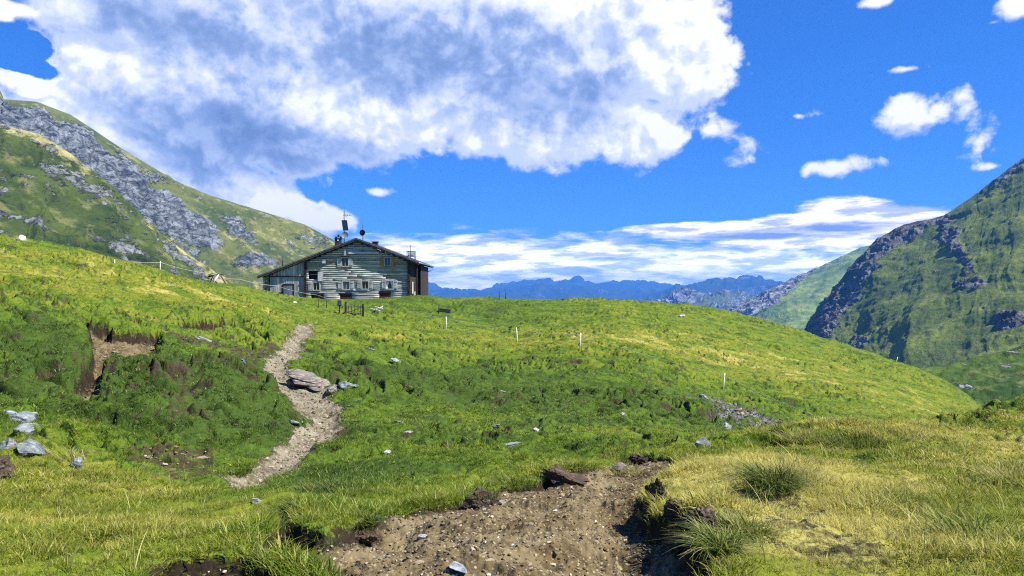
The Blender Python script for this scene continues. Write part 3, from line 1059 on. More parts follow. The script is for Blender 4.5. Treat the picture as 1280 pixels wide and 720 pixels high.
mountain('mountain', [
    [(0, -420, 60, 900), (.12, -120, 128, 980), (.2, -4, 118, 1000), (.206, 0, 112, 1000), (.212, 5, 124, 1000), (.25, 45, 127, 1010), (.3, 88, 143, 1030), (.36, 150, 184, 1060), (.44, 215, 224, 1080), (.5, 262, 244, 1100), (.6, 340, 268, 1130), (.66, 382, 281, 1150), (.72, 417, 300, 1170), (.8, 445, 335, 1190), (.9, 470, 385, 1200), (1, 490, 430, 1200)],
    [(0, -420, 190, 800), (.2, -20, 190, 880), (.36, 130, 240, 930), (.5, 235, 285, 970), (.66, 350, 318, 1040), (.8, 420, 352, 1080), (1, 480, 432, 1100)],
    [(0, -420, 330, 700), (.2, -30, 330, 780), (.36, 110, 340, 820), (.5, 215, 352, 870), (.66, 330, 378, 940), (.8, 410, 395, 1000), (1, 480, 440, 1020)],
    [(0, -420, 460, 620), (.2, -40, 450, 680), (.5, 200, 450, 760), (.8, 400, 450, 850), (1, 480, 460, 900)],
], 620, 260, 11.0, 120.0, M_L1, rockfun=rock1, seed=1, gully=0.22, rough_ridge=0.12, rock_amp=1.5, drop=80, dryfun=dry1)

# --- nearer dark green shoulder on the left; cloud shade is part of its colour
M_L2 = make_mountain_mat("left_shoulder_ground", 34.0, (0.018, 0.036, 0.009), (0.066, 0.092, 0.017), (0.038, 0.060, 0.014), (0.045, 0.050, 0.048), (0.25, 0.27, 0.26), strawk=0.3)
def rock2(S, T, G, pn):
    px = G[..., 0] / G[..., 1] * F + 640
    py = 360 - G[..., 2] / G[..., 1] * F
    a = sstep(0.15, 0.6, pn.fbm3(G * np.array([1, 1, 2.0]), 1 / 26.0, 5, 0.62))
    low = sstep(250, 330, py) * (1 - sstep(250, 330, px)) * 0.5
    scree = sstep(.1, .5, pn.fbm3(G, 1 / 12.0, 4, 0.6)) * band(T, 0.02, 0.13, .02) * band(px, 90, 260, 20)
    return np.clip(0.62 * a + low * a + 0.5 * scree, 0, 1) * (np.abs(T) > 0.0)
def dry2(S, T, G, pn):
    px, py = pxy(G)
    w = 0.05 * pn.fbm3(G, 1 / 30.0, 4, .55)
    d = 0.62 * (1 - sstep(.0, .11, T + 1.6 * w)) * (T > -.1) * (1 - .6 * sstep(270, 330, px))
    return d - 0.5 * sstep(0.25, 0.6, pn.fbm3(G, 1 / 50.0, 3) + 0.4 * sstep(60, 160, px) * (1 - sstep(200, 280, px)))
mountain('hillside', [
    [(0, -500, 100, 400), (.15, -150, 128, 440), (.27, 0, 155, 460), (.32, 45, 166, 465), (.38, 90, 192, 470), (.45, 140, 233, 478), (.53, 195, 285, 485), (.6, 235, 318, 490), (.7, 290, 352, 495), (.85, 350, 392, 500), (1, 400, 430, 500)],
    [(0, -500, 230, 350), (.27, -30, 235, 380), (.45, 90, 280, 410), (.6, 185, 325, 430), (.8, 290, 378, 450), (1, 400, 440, 470)],
    [(0, -500, 370, 280), (.27, -50, 345, 310), (.45, 60, 352, 340), (.6, 150, 366, 370), (.8, 270, 398, 410), (1, 400, 450, 440)],
    [(0, -500, 520, 220), (.27, -60, 480, 250), (.6, 130, 450, 320), (1, 400, 470, 400)],
], 560, 240, 5.0, 55.0, M_L2, rockfun=rock2, seed=2, gully=0.40, rough_ridge=0.3, rock_amp=1.0, dryfun=dry2)

# --- big right mountain
M_R1 = make_mountain_mat("right_mountain_ground", 60.0, (0.062, 0.096, 0.013), (0.150, 0.190, 0.022), (0.098, 0.130, 0.018), (0.048, 0.048, 0.042), (0.24, 0.235, 0.205), strawk=0.18)
def rock3(S, T, G, pn):
    px = G[..., 0] / G[..., 1] * F + 640
    py = 360 - G[..., 2] / G[..., 1] * F
    w = 16 * pn.fbm3(G, 1 / 80.0, 4, 0.6)
    # the crag on the nose: within a band right of the silhouette
    edge = np.interp(py, [270, 280, 297, 335, 365, 395, 420], [1190, 1130, 1100, 1065, 1040, 1020, 1010])
    a = (1 - sstep(20, 42, px + w - edge - 8 * (py < 300))) * sstep(262, 282, py)
    b = np.exp(-(((px - 1190) * .5 + (py - 300) * .86) / 48) ** 2 - (((py - 300) * .5 - (px - 1190) * .86) / 13) ** 2)
    c = np.exp(-((px - 1262) / 26) ** 2 - ((py - 400) / 15) ** 2)
    d = np.exp(-((px - 1215) / 30) ** 2 - ((py - 355) / 9) ** 2)
    e = np.exp(-((px - 1265) / 26) ** 2 - ((py - 275) / 16) ** 2)
    f = np.exp(-((px - 1075) / 14) ** 2 - ((py - 430) / 12) ** 2)
    top = (1 - sstep(5, 18, py - np.interp(px, [1180, 1215, 1280, 1500], [270, 245, 197, 60]) + w)) * sstep(1180, 1230, px) * 0.6
    sc = sstep(.5, 1.0, pn.fbm3(G, 1 / 30.0, 5, 0.62)) * 0.38
    rr = [a]
    for k_, q_ in ((.95, b), (.9, c), (.6, d), (.6, e), (.8, f)):
        rr.append(k_ * sstep(.3, .8, q_ + w * .025))
    return np.maximum.reduce(rr + [top, sc])
mountain('mountain', [
    [(0, 1008, 412, 1210), (.08, 1019, 396, 1200), (.14, 1040, 363, 1190), (.2, 1065, 333, 1180), (.27, 1098, 297, 1170), (.34, 1130, 281, 1160), (.43, 1180, 270, 1130), (.5, 1215, 246, 1110), (.64, 1280, 197, 1080), (.8, 1400, 110, 1030), (1, 1700, 0, 900)],
    [(0, 1010, 415, 1180), (.14, 1035, 385, 1110), (.27, 1080, 355, 1060), (.43, 1160, 330, 970), (.64, 1270, 290, 880), (.8, 1390, 250, 830), (1, 1700, 150, 700)],
    [(0, 1015, 420, 1150), (.14, 1030, 405, 1030), (.27, 1075, 405, 950), (.43, 1140, 395, 820), (.64, 1270, 375, 710), (.8, 1390, 360, 650), (1, 1700, 330, 520)],
    [(0, 1015, 450, 1100), (.14, 1030, 440, 950), (.27, 1070, 450, 840), (.43, 1130, 462, 700), (.64, 1270, 460, 590), (.8, 1390, 460, 520), (1, 1700, 470, 400)],
    [(0, 1010, 500, 1040), (.27, 1060, 510, 740), (.43, 1120, 530, 600), (.64, 1250, 560, 480), (1, 1700, 640, 300)],
], 640, 300, 7.0, 90.0, M_R1, rockfun=rock3, seed=3, gully=0.10, rough_ridge=0.25, rock_amp=1.2, drop=60)

# --- grassy knoll in front of it
M_R2 = make_mountain_mat("right_knoll_ground", 14.0, (0.022, 0.055, 0.010), (0.095, 0.150, 0.022), (0.050, 0.095, 0.016), (0.060, 0.062, 0.060), (0.38, 0.40, 0.40), strawk=0.25)
def rock4(S, T, G, pn):
    a = sstep(0.2, 0.7, pn.fbm3(G, 1 / 7.0, 4, 0.6))
    return a * 0.55 * (T > 0.05)
mountain('hill', [
    [(0, 1080, 505, 170), (.12, 1130, 474, 175), (.2, 1160, 461, 180), (.32, 1220, 447, 185), (.44, 1280, 433, 190), (.7, 1400, 400, 205), (1, 1700, 320, 220)],
    [(0, 1080, 540, 150), (.2, 1160, 490, 158), (.44, 1280, 470, 160), (.7, 1400, 450, 165), (1, 1700, 400, 170)],
    [(0, 1080, 600, 120), (.2, 1160, 540, 125), (.44, 1280, 530, 125), (1, 1700, 520, 120)],
    [(0, 1080, 700, 90), (.44, 1280, 660, 90), (1, 1700, 680, 80)],
], 420, 170, 2.0, 18.0, M_R2, rockfun=rock4, seed=4, gully=0.12, rough_ridge=0.3, rock_amp=0.6, drop=30)

# --- sunlit hill down the valley
M_V = make_mountain_mat("valley_hill_ground", 110.0, (0.070, 0.130, 0.028), (0.220, 0.290, 0.060), (0.130, 0.200, 0.045), (0.060, 0.065, 0.070), (0.34, 0.36, 0.36), strawk=0.45)
def rock5(S, T, G, pn):
    px = G[..., 0] / G[..., 1] * F + 640
    py = 360 - G[..., 2] / G[..., 1] * F
    edge = np.interp(px, [900, 925, 960, 1000, 1040, 1080], [400, 398, 388, 362, 335, 312])
    w = 8 * pn.fbm3(G, 1 / 160.0, 4, 0.6)
    a = (1 - sstep(-4, 5, py + w - edge + 10 * sstep(960, 1010, px))) * sstep(0.0, 0.02, T)
    b = np.exp(-((px - 990) / 18) ** 2 - ((py - 412) / 8) ** 2)
    return np.maximum(a * 0.95, sstep(.3, .8, b) * .9)
mountain('hill', [
    [(0, 880, 412, 2500), (.1, 905, 394, 2550), (.18, 925, 380, 2600), (.27, 958, 363, 2650), (.4, 1000, 345, 2700), (.52, 1040, 326, 2750), (.62, 1076, 309, 2800), (.75, 1120, 300, 2850), (1, 1200, 320, 2900)],
    [(0, 885, 416, 2420), (.18, 925, 392, 2400), (.4, 985, 368, 2400), (.62, 1070, 345, 2420), (1, 1200, 350, 2500)],
    [(0, 890, 420, 2350), (.18, 925, 402, 2250), (.4, 985, 390, 2150), (.62, 1070, 380, 2150), (1, 1200, 380, 2200)],
    [(0, 895, 425, 2300), (.18, 930, 412, 2050), (.4, 990, 408, 1900), (.62, 1070, 405, 1850), (1, 1200, 400, 1900)],
    [(0, 900, 450, 2200), (.4, 1000, 450, 1600), (1, 1200, 450, 1600)],
], 420, 200, 20.0, 260.0, M_V, rockfun=rock5, seed=5, gully=0.08, rough_ridge=0.3, rock_amp=1.0, drop=120)

# --- grey rocky ridge behind
M_G = make_mountain_mat("grey_ridge_ground", 220.0, (0.060, 0.085, 0.050), (0.110, 0.140, 0.080), (0.080, 0.100, 0.060), (0.075, 0.085, 0.095), (0.30, 0.33, 0.35), strawk=0.1)
mountain('mountain', [
    [(0, 790, 392, 4700), (.15, 822, 380, 4700), (.3, 845, 366, 4700), (.42, 858, 362, 4700), (.52, 876, 366, 4700), (.62, 892, 369, 4700), (.72, 908, 365, 4700), (.82, 925, 367, 4700), (1, 990, 392, 4700)],
    [(0, 800, 400, 4300), (.42, 850, 380, 4200), (.72, 905, 382, 4200), (1, 985, 402, 4300)],
    [(0, 810, 420, 3900), (.5, 870, 405, 3600), (1, 980, 420, 3900)],
], 320, 110, 60.0, 420.0, M_G, rockfun=lambda S, T, G, pn: 0.45 + 0.4 * pn.fbm3(G, 1 / 200.0, 4), seed=6, gully=0.25, rough_ridge=0.2, drop=150)

# --- blue ranges on the skyline
M_B = make_mountain_mat("far_range_ground", 500.0, (0.020, 0.034, 0.024), (0.034, 0.052, 0.034), (0.028, 0.042, 0.03), (0.05, 0.056, 0.065), (0.15, 0.165, 0.18), strawk=0.1)
def jag(pxs, amp, sd):
    r_ = np.random.default_rng(sd)
    return r_.normal(0, amp, len(pxs))
def far_range(name, ridge, Y, seed, amp):
    L = np.array(ridge, float)
    S = (L[:, 0] - L[0, 0]) / (L[-1, 0] - L[0, 0])
    xs = np.linspace(L[0, 0], L[-1, 0], 260)
    pn = Perlin(300 + seed)
    ys = np.interp(xs, L[:, 0], L[:, 1]) - amp * 1.3 * (pn.ridge2(xs / 16.0, xs * 0 + 3, 5, 0.6) - .6)
    ss = (xs - xs[0]) / (xs[-1] - xs[0])
    r1 = [(s, x, y, Y) for s, x, y in zip(ss, xs, ys)]
    r2 = [(s, x, y * .35 + 375 * .65, Y * 0.86) for s, x, y in zip(ss[::10], xs[::10], ys[::10])]
    r3 = [(0, L[0, 0], 392, Y * 0.7), (1, L[-1, 0], 392, Y * 0.7)]
    mountain(name, [r1, r2, r3], 520, 60, 90.0, 900.0, M_B, rockfun=lambda S, T, G, p: 0.3 + 0.4 * p.fbm3(G, 1 / 500.0, 4), seed=seed, gully=0.3, rough_ridge=0.1, drop=300)
far_range('mountain_range', [(380, 372), (440, 362), (520, 348), (532, 350), (552, 361), (580, 364), (612, 363), (622, 357), (636, 355), (650, 352), (668, 351), (679, 350), (684, 347), (690, 351), (702, 353), (714, 351), (722, 347), (726, 347), (734, 352), (750, 355), (775, 354), (795, 352), (812, 353), (830, 355), (850, 358), (880, 362), (930, 368)], 14500, 7, 1.5)
far_range('mountain_range', [(790, 385), (820, 371), (845, 360), (862, 356), (880, 353), (905, 351), (925, 349), (945, 349), (965, 352), (990, 356), (1020, 360), (1080, 372)], 9500, 8, .8)
far_range('mountain_range', [(480, 366), (560, 366), (640, 366), (700, 362), (760, 366), (840, 368), (900, 372)], 11500, 9, 1.2)

# --- valley floor out to the horizon
M_VF = make_mountain_mat("valley_floor_ground", 300.0, (0.030, 0.060, 0.020), (0.080, 0.130, 0.035), (0.050, 0.090, 0.025), (0.06, 0.06, 0.06), (0.2, 0.2, 0.2))
gx = np.concatenate([-np.geomspace(40000, 200, 60), np.geomspace(200, 40000, 60)])
GX, GY = np.meshgrid(gx, gx)
GZ = np.full(GX.shape, -182.0) + 5 * PA.fbm2(GX / 900.0, GY / 900.0, 3)
ii = np.arange(GX.size).reshape(GX.shape)
QQ = np.stack([ii[:-1, :-1], ii[:-1, 1:], ii[1:, 1:], ii[1:, :-1]], -1).reshape(-1, 4)
link('terrain', mesh_from('terrain', np.stack([GX, GY, GZ], -1).reshape(-1, 3), QQ, M_VF, {'rock': np.zeros(GX.size)}), kind='structure')

# --- air: one closed box of thin haze
def build_haze():
    m, t, out = mat_new("valley_haze")
    pv = t.node('ShaderNodeVolumePrincipled')
    pv.inputs['Color'].default_value = (0.10, 0.37, 1.0, 1)
    pv.inputs['Density'].default_value = 1.0e-4
    pv.inputs['Anisotropy'].default_value = 0.1
    t.l.new(pv.outputs[0], out.inputs['Volume'])
    b = MB()
    b.box(-16000, 16000, -2500, 18500, -900, 345)
    o = b.build('haze', m, kind='stuff')
    return o
build_haze()


# ------------------------------------------------------------------ grass, stones: tufts set out one by one on the ground
def make_grass_mat(name, sat=1.0, back=0.45):
    m, t, out = mat_new(name)
    geo = t.node('ShaderNodeNewGeometry')
    ia = t.attr('tone', 'INSTANCER').outputs['Fac']
    dr = t.attr('dryi', 'INSTANCER').outputs['Fac']
    bl = t.attr('blade').outputs['Fac']
    hg = t.attr('hgt').outputs['Fac']
    pos = geo.outputs['Position']
    c = turf_colour(t, t.vmath('MULTIPLY', pos, (1, 1, 0.0)), t.math('MULTIPLY_ADD', bl, 0.7, t.math('MULTIPLY_ADD', hg, 0.35, dr)), 1.38)
    c = t.mix(t.math('MULTIPLY', t.math('GREATER_THAN', bl, 0.40), 0.65), c, (0.50, 0.48, 0.15))
    v = t.math('MULTIPLY_ADD', ia, 0.7, 0.72)
    c = t.vmath('SCALE', c, scale=v)
    p = principled(t, None, c, 0.55, 0.25)
    tr = t.node('ShaderNodeBsdfTranslucent', {'Color': c})
    mx = t.node('ShaderNodeMixShader', {0: back, 1: p.outputs[0], 2: tr.outputs[0]})
    t.l.new(mx.outputs[0], out.inputs[0])
    return m


def blades(n, rad, h0, h1, w, lean, segs=3, seed=0, flop=1.0, spread=None):
    r_ = np.random.default_rng(seed)
    V, Q, B, H = [], [], [], []
    for i in range(n):
        a = r_.uniform(0, 2 * math.pi)
        rr = rad * math.sqrt(r_.uniform())
        bx, by = rr * math.cos(a), rr * math.sin(a)
        h = r_.uniform(h0, h1)
        d = a + r_.normal(0, 0.7)
        L = lean * r_.uniform(0.3, 1.3) * (0.3 + (rr / rad if rad else 0))
        wd = w * r_.uniform(0.6, 1.3)
        fa = r_.uniform(0, math.pi)
        cx, cy = math.cos(fa), math.sin(fa)
        tone = r_.uniform(-0.5, 0.5)
        b = len(V)
        for s_ in range(segs + 1):
            t_ = s_ / segs
            out = h * L * t_ ** 1.8
            z = h * (t_ - 0.38 * flop * L * t_ ** 2.4)
            ww = wd * (1 - t_ ** 1.6) * 0.5 + 0.0004
            x, y = bx + math.cos(d) * out, by + math.sin(d) * out
            V.append((x - cx * ww, y - cy * ww, z - 0.01))
            V.append((x + cx * ww, y + cy * ww, z - 0.01))
            B += [tone, tone]
            H += [t_, t_]
        for s_ in range(segs):
            Q.append((b + 2 * s_, b + 2 * s_ + 1, b + 2 * s_ + 3, b + 2 * s_ + 2))
    return np.array(V), np.array(Q), np.array(B), np.array(H)


def scatter(name, variants, P, rotz, scale, attrs, tilt=None, **props):
    """one object whose points carry copies of a few meshes (mass too many to count)"""
    pm = bpy.data.meshes.new(name)
    pm.vertices.add(len(P))
    pm.vertices.foreach_set('co', np.asarray(P, dtype=np.float32).ravel())
    for k_, v_ in {**attrs, 'rz': rotz, 'sc': scale, 'tx': tilt if tilt is not None else np.zeros(len(P)), 'vi': rng.integers(0, len(variants), len(P)).astype(float)}.items():
        a = pm.attributes.new(k_, 'FLOAT', 'POINT')
        a.data.foreach_set('value', np.asarray(v_, dtype=np.float32))
    o = link(name, pm, **props)
    ng = bpy.data.node_groups.new(name + "_nodes", 'GeometryNodeTree')
    ng.interface.new_socket("Geometry", in_out='INPUT', socket_type='NodeSocketGeometry')
    ng.interface.new_socket("Geometry", in_out='OUTPUT', socket_type='NodeSocketGeometry')
    t = NT(ng)
    gi = t.node('NodeGroupInput')
    go = t.node('NodeGroupOutput')

    def named(nm):
        nd = t.node('GeometryNodeInputNamedAttribute', data_type='FLOAT')
        nd.inputs['Name'].default_value = nm
        return nd.outputs['Attribute']
    join = t.node('GeometryNodeJoinGeometry')
    for i, vm in enumerate(variants):
        vo = bpy.data.objects.new(vm.name, vm)      # mesh carrier only; never linked into the scene
        oi = t.node('GeometryNodeObjectInfo')
        oi.inputs['Object'].default_value = vo
        cmp_ = t.node('FunctionNodeCompare', data_type='FLOAT', operation='EQUAL')
        t.l.new(named('vi'), cmp_.inputs[0])
        cmp_.inputs[1].default_value = float(i)
        for s_ in cmp_.inputs:
            if s_.name == 'Epsilon':
                s_.default_value = 0.3
        m2p = t.node('GeometryNodeMeshToPoints')
        t.l.new(gi.outputs[0], m2p.inputs['Mesh'])
        t.l.new(cmp_.outputs[0], m2p.inputs['Selection'])
        iop = t.node('GeometryNodeInstanceOnPoints')
        t.l.new(m2p.outputs[0], iop.inputs['Points'])
        t.l.new(oi.outputs['Geometry'], iop.inputs['Instance'])
        rot = t.node('ShaderNodeCombineXYZ', {0: named('tx'), 2: named('rz')})
        t.l.new(rot.outputs[0], iop.inputs['Rotation'])
        t.l.new(named('sc'), iop.inputs['Scale'])
        t.l.new(iop.outputs[0], join.inputs[0])
    t.l.new(join.outputs[0], go.inputs[0])
    md = o.modifiers.new("scatter", 'NODES')
    md.node_group = ng
    return o


M_GRASS = make_grass_mat("grass_blades")


def tuft_mesh(name, args):
    V, Q, B, H = blades(**args)
    return mesh_from(name, V, Q, M_GRASS, {'blade': B, 'hgt': H})


def pick(n_try, r0, r1, dens):
    """points between two ranges; dens(r) blades per square metre"""
    az = rng.uniform(R(-38), R(38), n_try)
    u = rng.uniform(0, 1, n_try)
    r = np.sqrt(r0 * r0 + u * (r1 * r1 - r0 * r0))
    area = R(76) / 2 * (r1 * r1 - r0 * r0)
    keep = rng.uniform(0, 1, n_try) < np.clip(dens(r) * area / n_try, 0, 1)
    r, az = r[keep], az[keep]
    return r * np.sin(az), r * np.cos(az), r


def plant():
    # ring by ring: finer and denser near, coarser clumps farther off
    rings = [  # r0, r1, density /m2, variants(args), scale
        (2.6, 8.0, 520, [dict(n=16, rad=.05, h0=.03, h1=.085, w=.0048, lean=.9, seed=i) for i in range(4)]),
        (8.0, 15.0, 260, [dict(n=20, rad=.08, h0=.035, h1=.09, w=.0075, lean=1.0, seed=10 + i) for i in range(4)]),
        (15.0, 28.0, 80, [dict(n=24, rad=.13, h0=.025, h1=.075, w=.013, lean=1.3, segs=2, seed=20 + i) for i in range(4)]),
        (28.0, 52.0, 22, [dict(n=30, rad=.26, h0=.02, h1=.055, w=.022, lean=1.8, segs=2, seed=30 + i) for i in range(4)]),
        (52.0, 92.0, 6.5, [dict(n=30, rad=.45, h0=.02, h1=.06, w=.035, lean=2.4, segs=2, seed=40 + i) for i in range(4)]),
    ]
    for k, (r0, r1, dn, va) in enumerate(rings):
        area = R(76) / 2 * (r1 * r1 - r0 * r0)
        n = int(area * dn * 1.0)
        x, y, r = pick(n, r0, r1, lambda r_: dn + 0 * r_)
        m = masks(x, y)
        ok = (m['path'] < -0.05 + rng.uniform(-.12, .1, len(x))) & (m['scar'] < 0.01 + rng.uniform(-.06, .04, len(x))) & (m['gully'] < rng.uniform(-.15, .05, len(x)))
        ok &= ~((m['bare'] > rng.uniform(-.6, .5, len(x)))) & ~((m['scree'] > rng.uniform(-1.0, 1.0, len(x))))
        ok &= ~((x > -25.5) & (x < -9.6) & (y > 73.3) & (y < 86.5))
        _, rs_, _ = terrace(x, y)
        ok &= ~((rs_ * sstep(8, 18, r)) > rng.uniform(.10, .65, len(x)))
        x, y, r = x[ok], y[ok], r[ok]
        m = {kk: v[ok] for kk, v in m.items()}
        z = ground_z(x, y, m)
        dr = dryness(x, y)
        # patchy height: short cropped turf, taller rough grass
        hh = 0.75 + 0.55 * PA.fbm2(x * 0.9, y * 0.9, 3) + 0.25 * PB.fbm2(x * 4, y * 4, 2)
        right = sstep(0.28, 0.45, np.arctan2(x, y)) * (1 - sstep(16, 22, r))
        sc = np.clip(hh, 0.35, 1.5) * rng.uniform(0.7, 1.3, len(x)) * (1 + 0.22 * right)
        edge = np.exp(-((m['scar'] + 0.12) / 0.12) ** 2)
        sc = sc * (1 + 0.5 * edge)
        tone = np.clip(0.45 + 0.35 * PC.fbm2(x * 1.7, y * 1.7, 3) + rng.normal(0, .16, len(x)), 0, 1)
        dr2 = dr + rng.normal(0, .2, len(x)) + 0.15 * right
        scatter('grass', [tuft_mesh('grass_tuft', a) for a in va], np.stack([x, y, z], 1), rng.uniform(0, 6.28, len(x)), sc, {'tone': tone, 'dryi': dr2}, tilt=rng.normal(0, .12, len(x)), kind='stuff')


plant()


# long loose straw and seed stalks in the foreground
def stalks():
    va = [dict(n=3, rad=.02, h0=.12, h1=.30, w=.0036, lean=.75, segs=5, seed=60 + i, flop=.5) for i in range(5)]
    x, y, r = pick(9000, 2.8, 13.0, lambda r_: 22 + 0 * r_)
    m = masks(x, y)
    az = np.arctan2(x, y)
    w = np.where(az > 0.22, 0.45, 0.10) + 0.25 * np.exp(-((x - DRYW[15][0]) ** 2 + (y - DRYW[15][1]) ** 2) / 4)
    clump = sstep(-0.1, 0.5, PB.fbm2(x * 1.3, y * 1.3, 3))
    ok = (m['path'] < -0.2) & (m['scar'] < -0.03) & (rng.uniform(0, 1, len(x)) < w * (0.3 + clump))
    x, y = x[ok], y[ok]
    z = ground_z(x, y)
    scatter('grass_stalks', [tuft_mesh('grass_stalk', a) for a in va], np.stack([x, y, z], 1), rng.uniform(0, 6.28, len(x)), rng.uniform(.6, 1.25, len(x)), {'tone': rng.uniform(.5, 1, len(x)), 'dryi': rng.uniform(.5, 1.2, len(x))}, kind='stuff')


stalks()


# ------------------------------------------------------------------ stone
def make_rock_mat(name, a, b, c, sc=1.0, lichen=0.35):
    m, t, out = mat_new(name)
    tc = t.node('ShaderNodeTexCoord')
    oi = t.node('ShaderNodeObjectInfo')
    p = t.vmath('ADD', tc.outputs['Object'], t.vmath('SCALE', oi.outputs['Location'], scale=1.7))
    p = t.vmath('SCALE', p, scale=sc)
    n1 = t.noise(p, 2.2, 8, 0.65)
    n2 = t.noise(t.vmath('MULTIPLY', p, (1, 1, 5)), 6.0, 7, 0.7)
    n3 = t.noise(p, 38.0, 4, 0.7)
    col = t.mix(t.ramp(n1, 0.35, 0.62), a, b)
    col = t.mix(t.ramp(n2, 0.46, 0.66), col, c)
    col = t.mix(t.ramp(n3, 0.55, 0.72, 0, 0.5), col, a)
    li = t.noise(t.vmath('ADD', p, (5, 5, 5)), 5.0, 6, 0.7)
    col = t.mix(t.ramp(li, 0.58, 0.66, 0, lichen), col, (0.20, 0.21, 0.07))
    tone = t.attr('tone', 'INSTANCER').outputs['Fac']
    hb = t.math('ADD', t.math('MULTIPLY', n2, 0.8), t.math('MULTIPLY', n3, 0.35))
    bp = t.node('ShaderNodeBump', {'Strength': 0.9, 'Distance': 0.04, 'Height': hb})
    principled(t, out, col, 0.75, 0.35, bp.outputs[0])
    return m


M_SLATE = make_rock_mat("grey_slate", (0.085, 0.10, 0.105), (0.19, 0.215, 0.225), (0.36, 0.39, 0.40))
M_SLATE_D = make_rock_mat("brown_slate", (0.060, 0.050, 0.040), (0.17, 0.145, 0.12), (0.34, 0.31, 0.27))
M_PALE = make_rock_mat("pale_stone", (0.26, 0.26, 0.25), (0.42, 0.42, 0.40), (0.58, 0.58, 0.56), lichen=0.1)


def rock_shape(sx, sy, sz, seed, lump=0.35, sub=4, chip=0.0, layers=0.0):
    """angular stone: a subdivided ball cut by random planes, then roughened"""
    import bmesh
    bm = bmesh.new()
    bmesh.ops.create_icosphere(bm, subdivisions=sub, radius=1.0)
    V = np.array([v.co[:] for v in bm.verts])
    Fc = np.array([[v.index for v in f.verts] for f in bm.faces])
    bm.free()
    r_ = np.random.default_rng(seed)
    for _ in range(9):
        n = r_.normal(size=3)
        n[2] *= 0.7
        n /= np.linalg.norm(n)
        d = r_.uniform(0.42, 0.82)
        e = V @ n - d
        V = V - np.where(e > 0, e, 0)[:, None] * n[None] * 0.95
    pn = Perlin(900 + seed)
    rad = 1 + lump * 0.35 * pn.fbm3(V, 1.6, 4, 0.55)
    V = V * rad[:, None]
    V = V * np.array([sx, sy, sz])
    if layers:
        k = V[:, 2] / layers
        V[:, 2] += (np.round(k) * layers - V[:, 2]) * 0.6
        st = np.round(k)
        V[:, 0] += 0.05 * sx * np.sin(st * 12.9 + 1.3)
        V[:, 1] += 0.05 * sy * np.sin(st * 7.1)
    return V, Fc


def stone(name, px, py, sx, sy, sz, seed, mat, label, cat='rock', rot=(0, 0, 0), sink=0.25, lump=.35, layers=0.0, group=None, sub=4, dz=0.0):
    V, Fc = rock_shape(sx, sy, sz, seed, lump, sub, layers=layers)
    me = mesh_from(name, V, Fc, mat, smooth=False)
    x, y = hit(px, py, lambda a, b: ground_z(a, b))
    z = float(ground_z(x, y)[0])
    o = link(name, me, label=label, cat=cat, group=group)
    o.location = (x, y, z + sz * ((1 - 2 * sink) * 0.5 - .22) + dz)
    e_ = 0.8
    nx_ = (float(ground_z(x - e_, y)[0]) - float(ground_z(x + e_, y)[0])) / (2 * e_)
    ny_ = (float(ground_z(x, y - e_)[0]) - float(ground_z(x, y + e_)[0])) / (2 * e_)
    nv = Vector((max(-.35, min(.35, nx_)), max(-.35, min(.35, ny_)), 1)).normalized()
    q = nv.to_track_quat('Z', 'Y')
    from mathutils import Euler
    k_ = .35 if cat == 'rock' and sz < .15 else 1.0
    o.rotation_euler = (q @ Euler((rot[0] * k_, rot[1] * k_, rot[2] * 2)).to_quaternion()).to_euler()
    return o


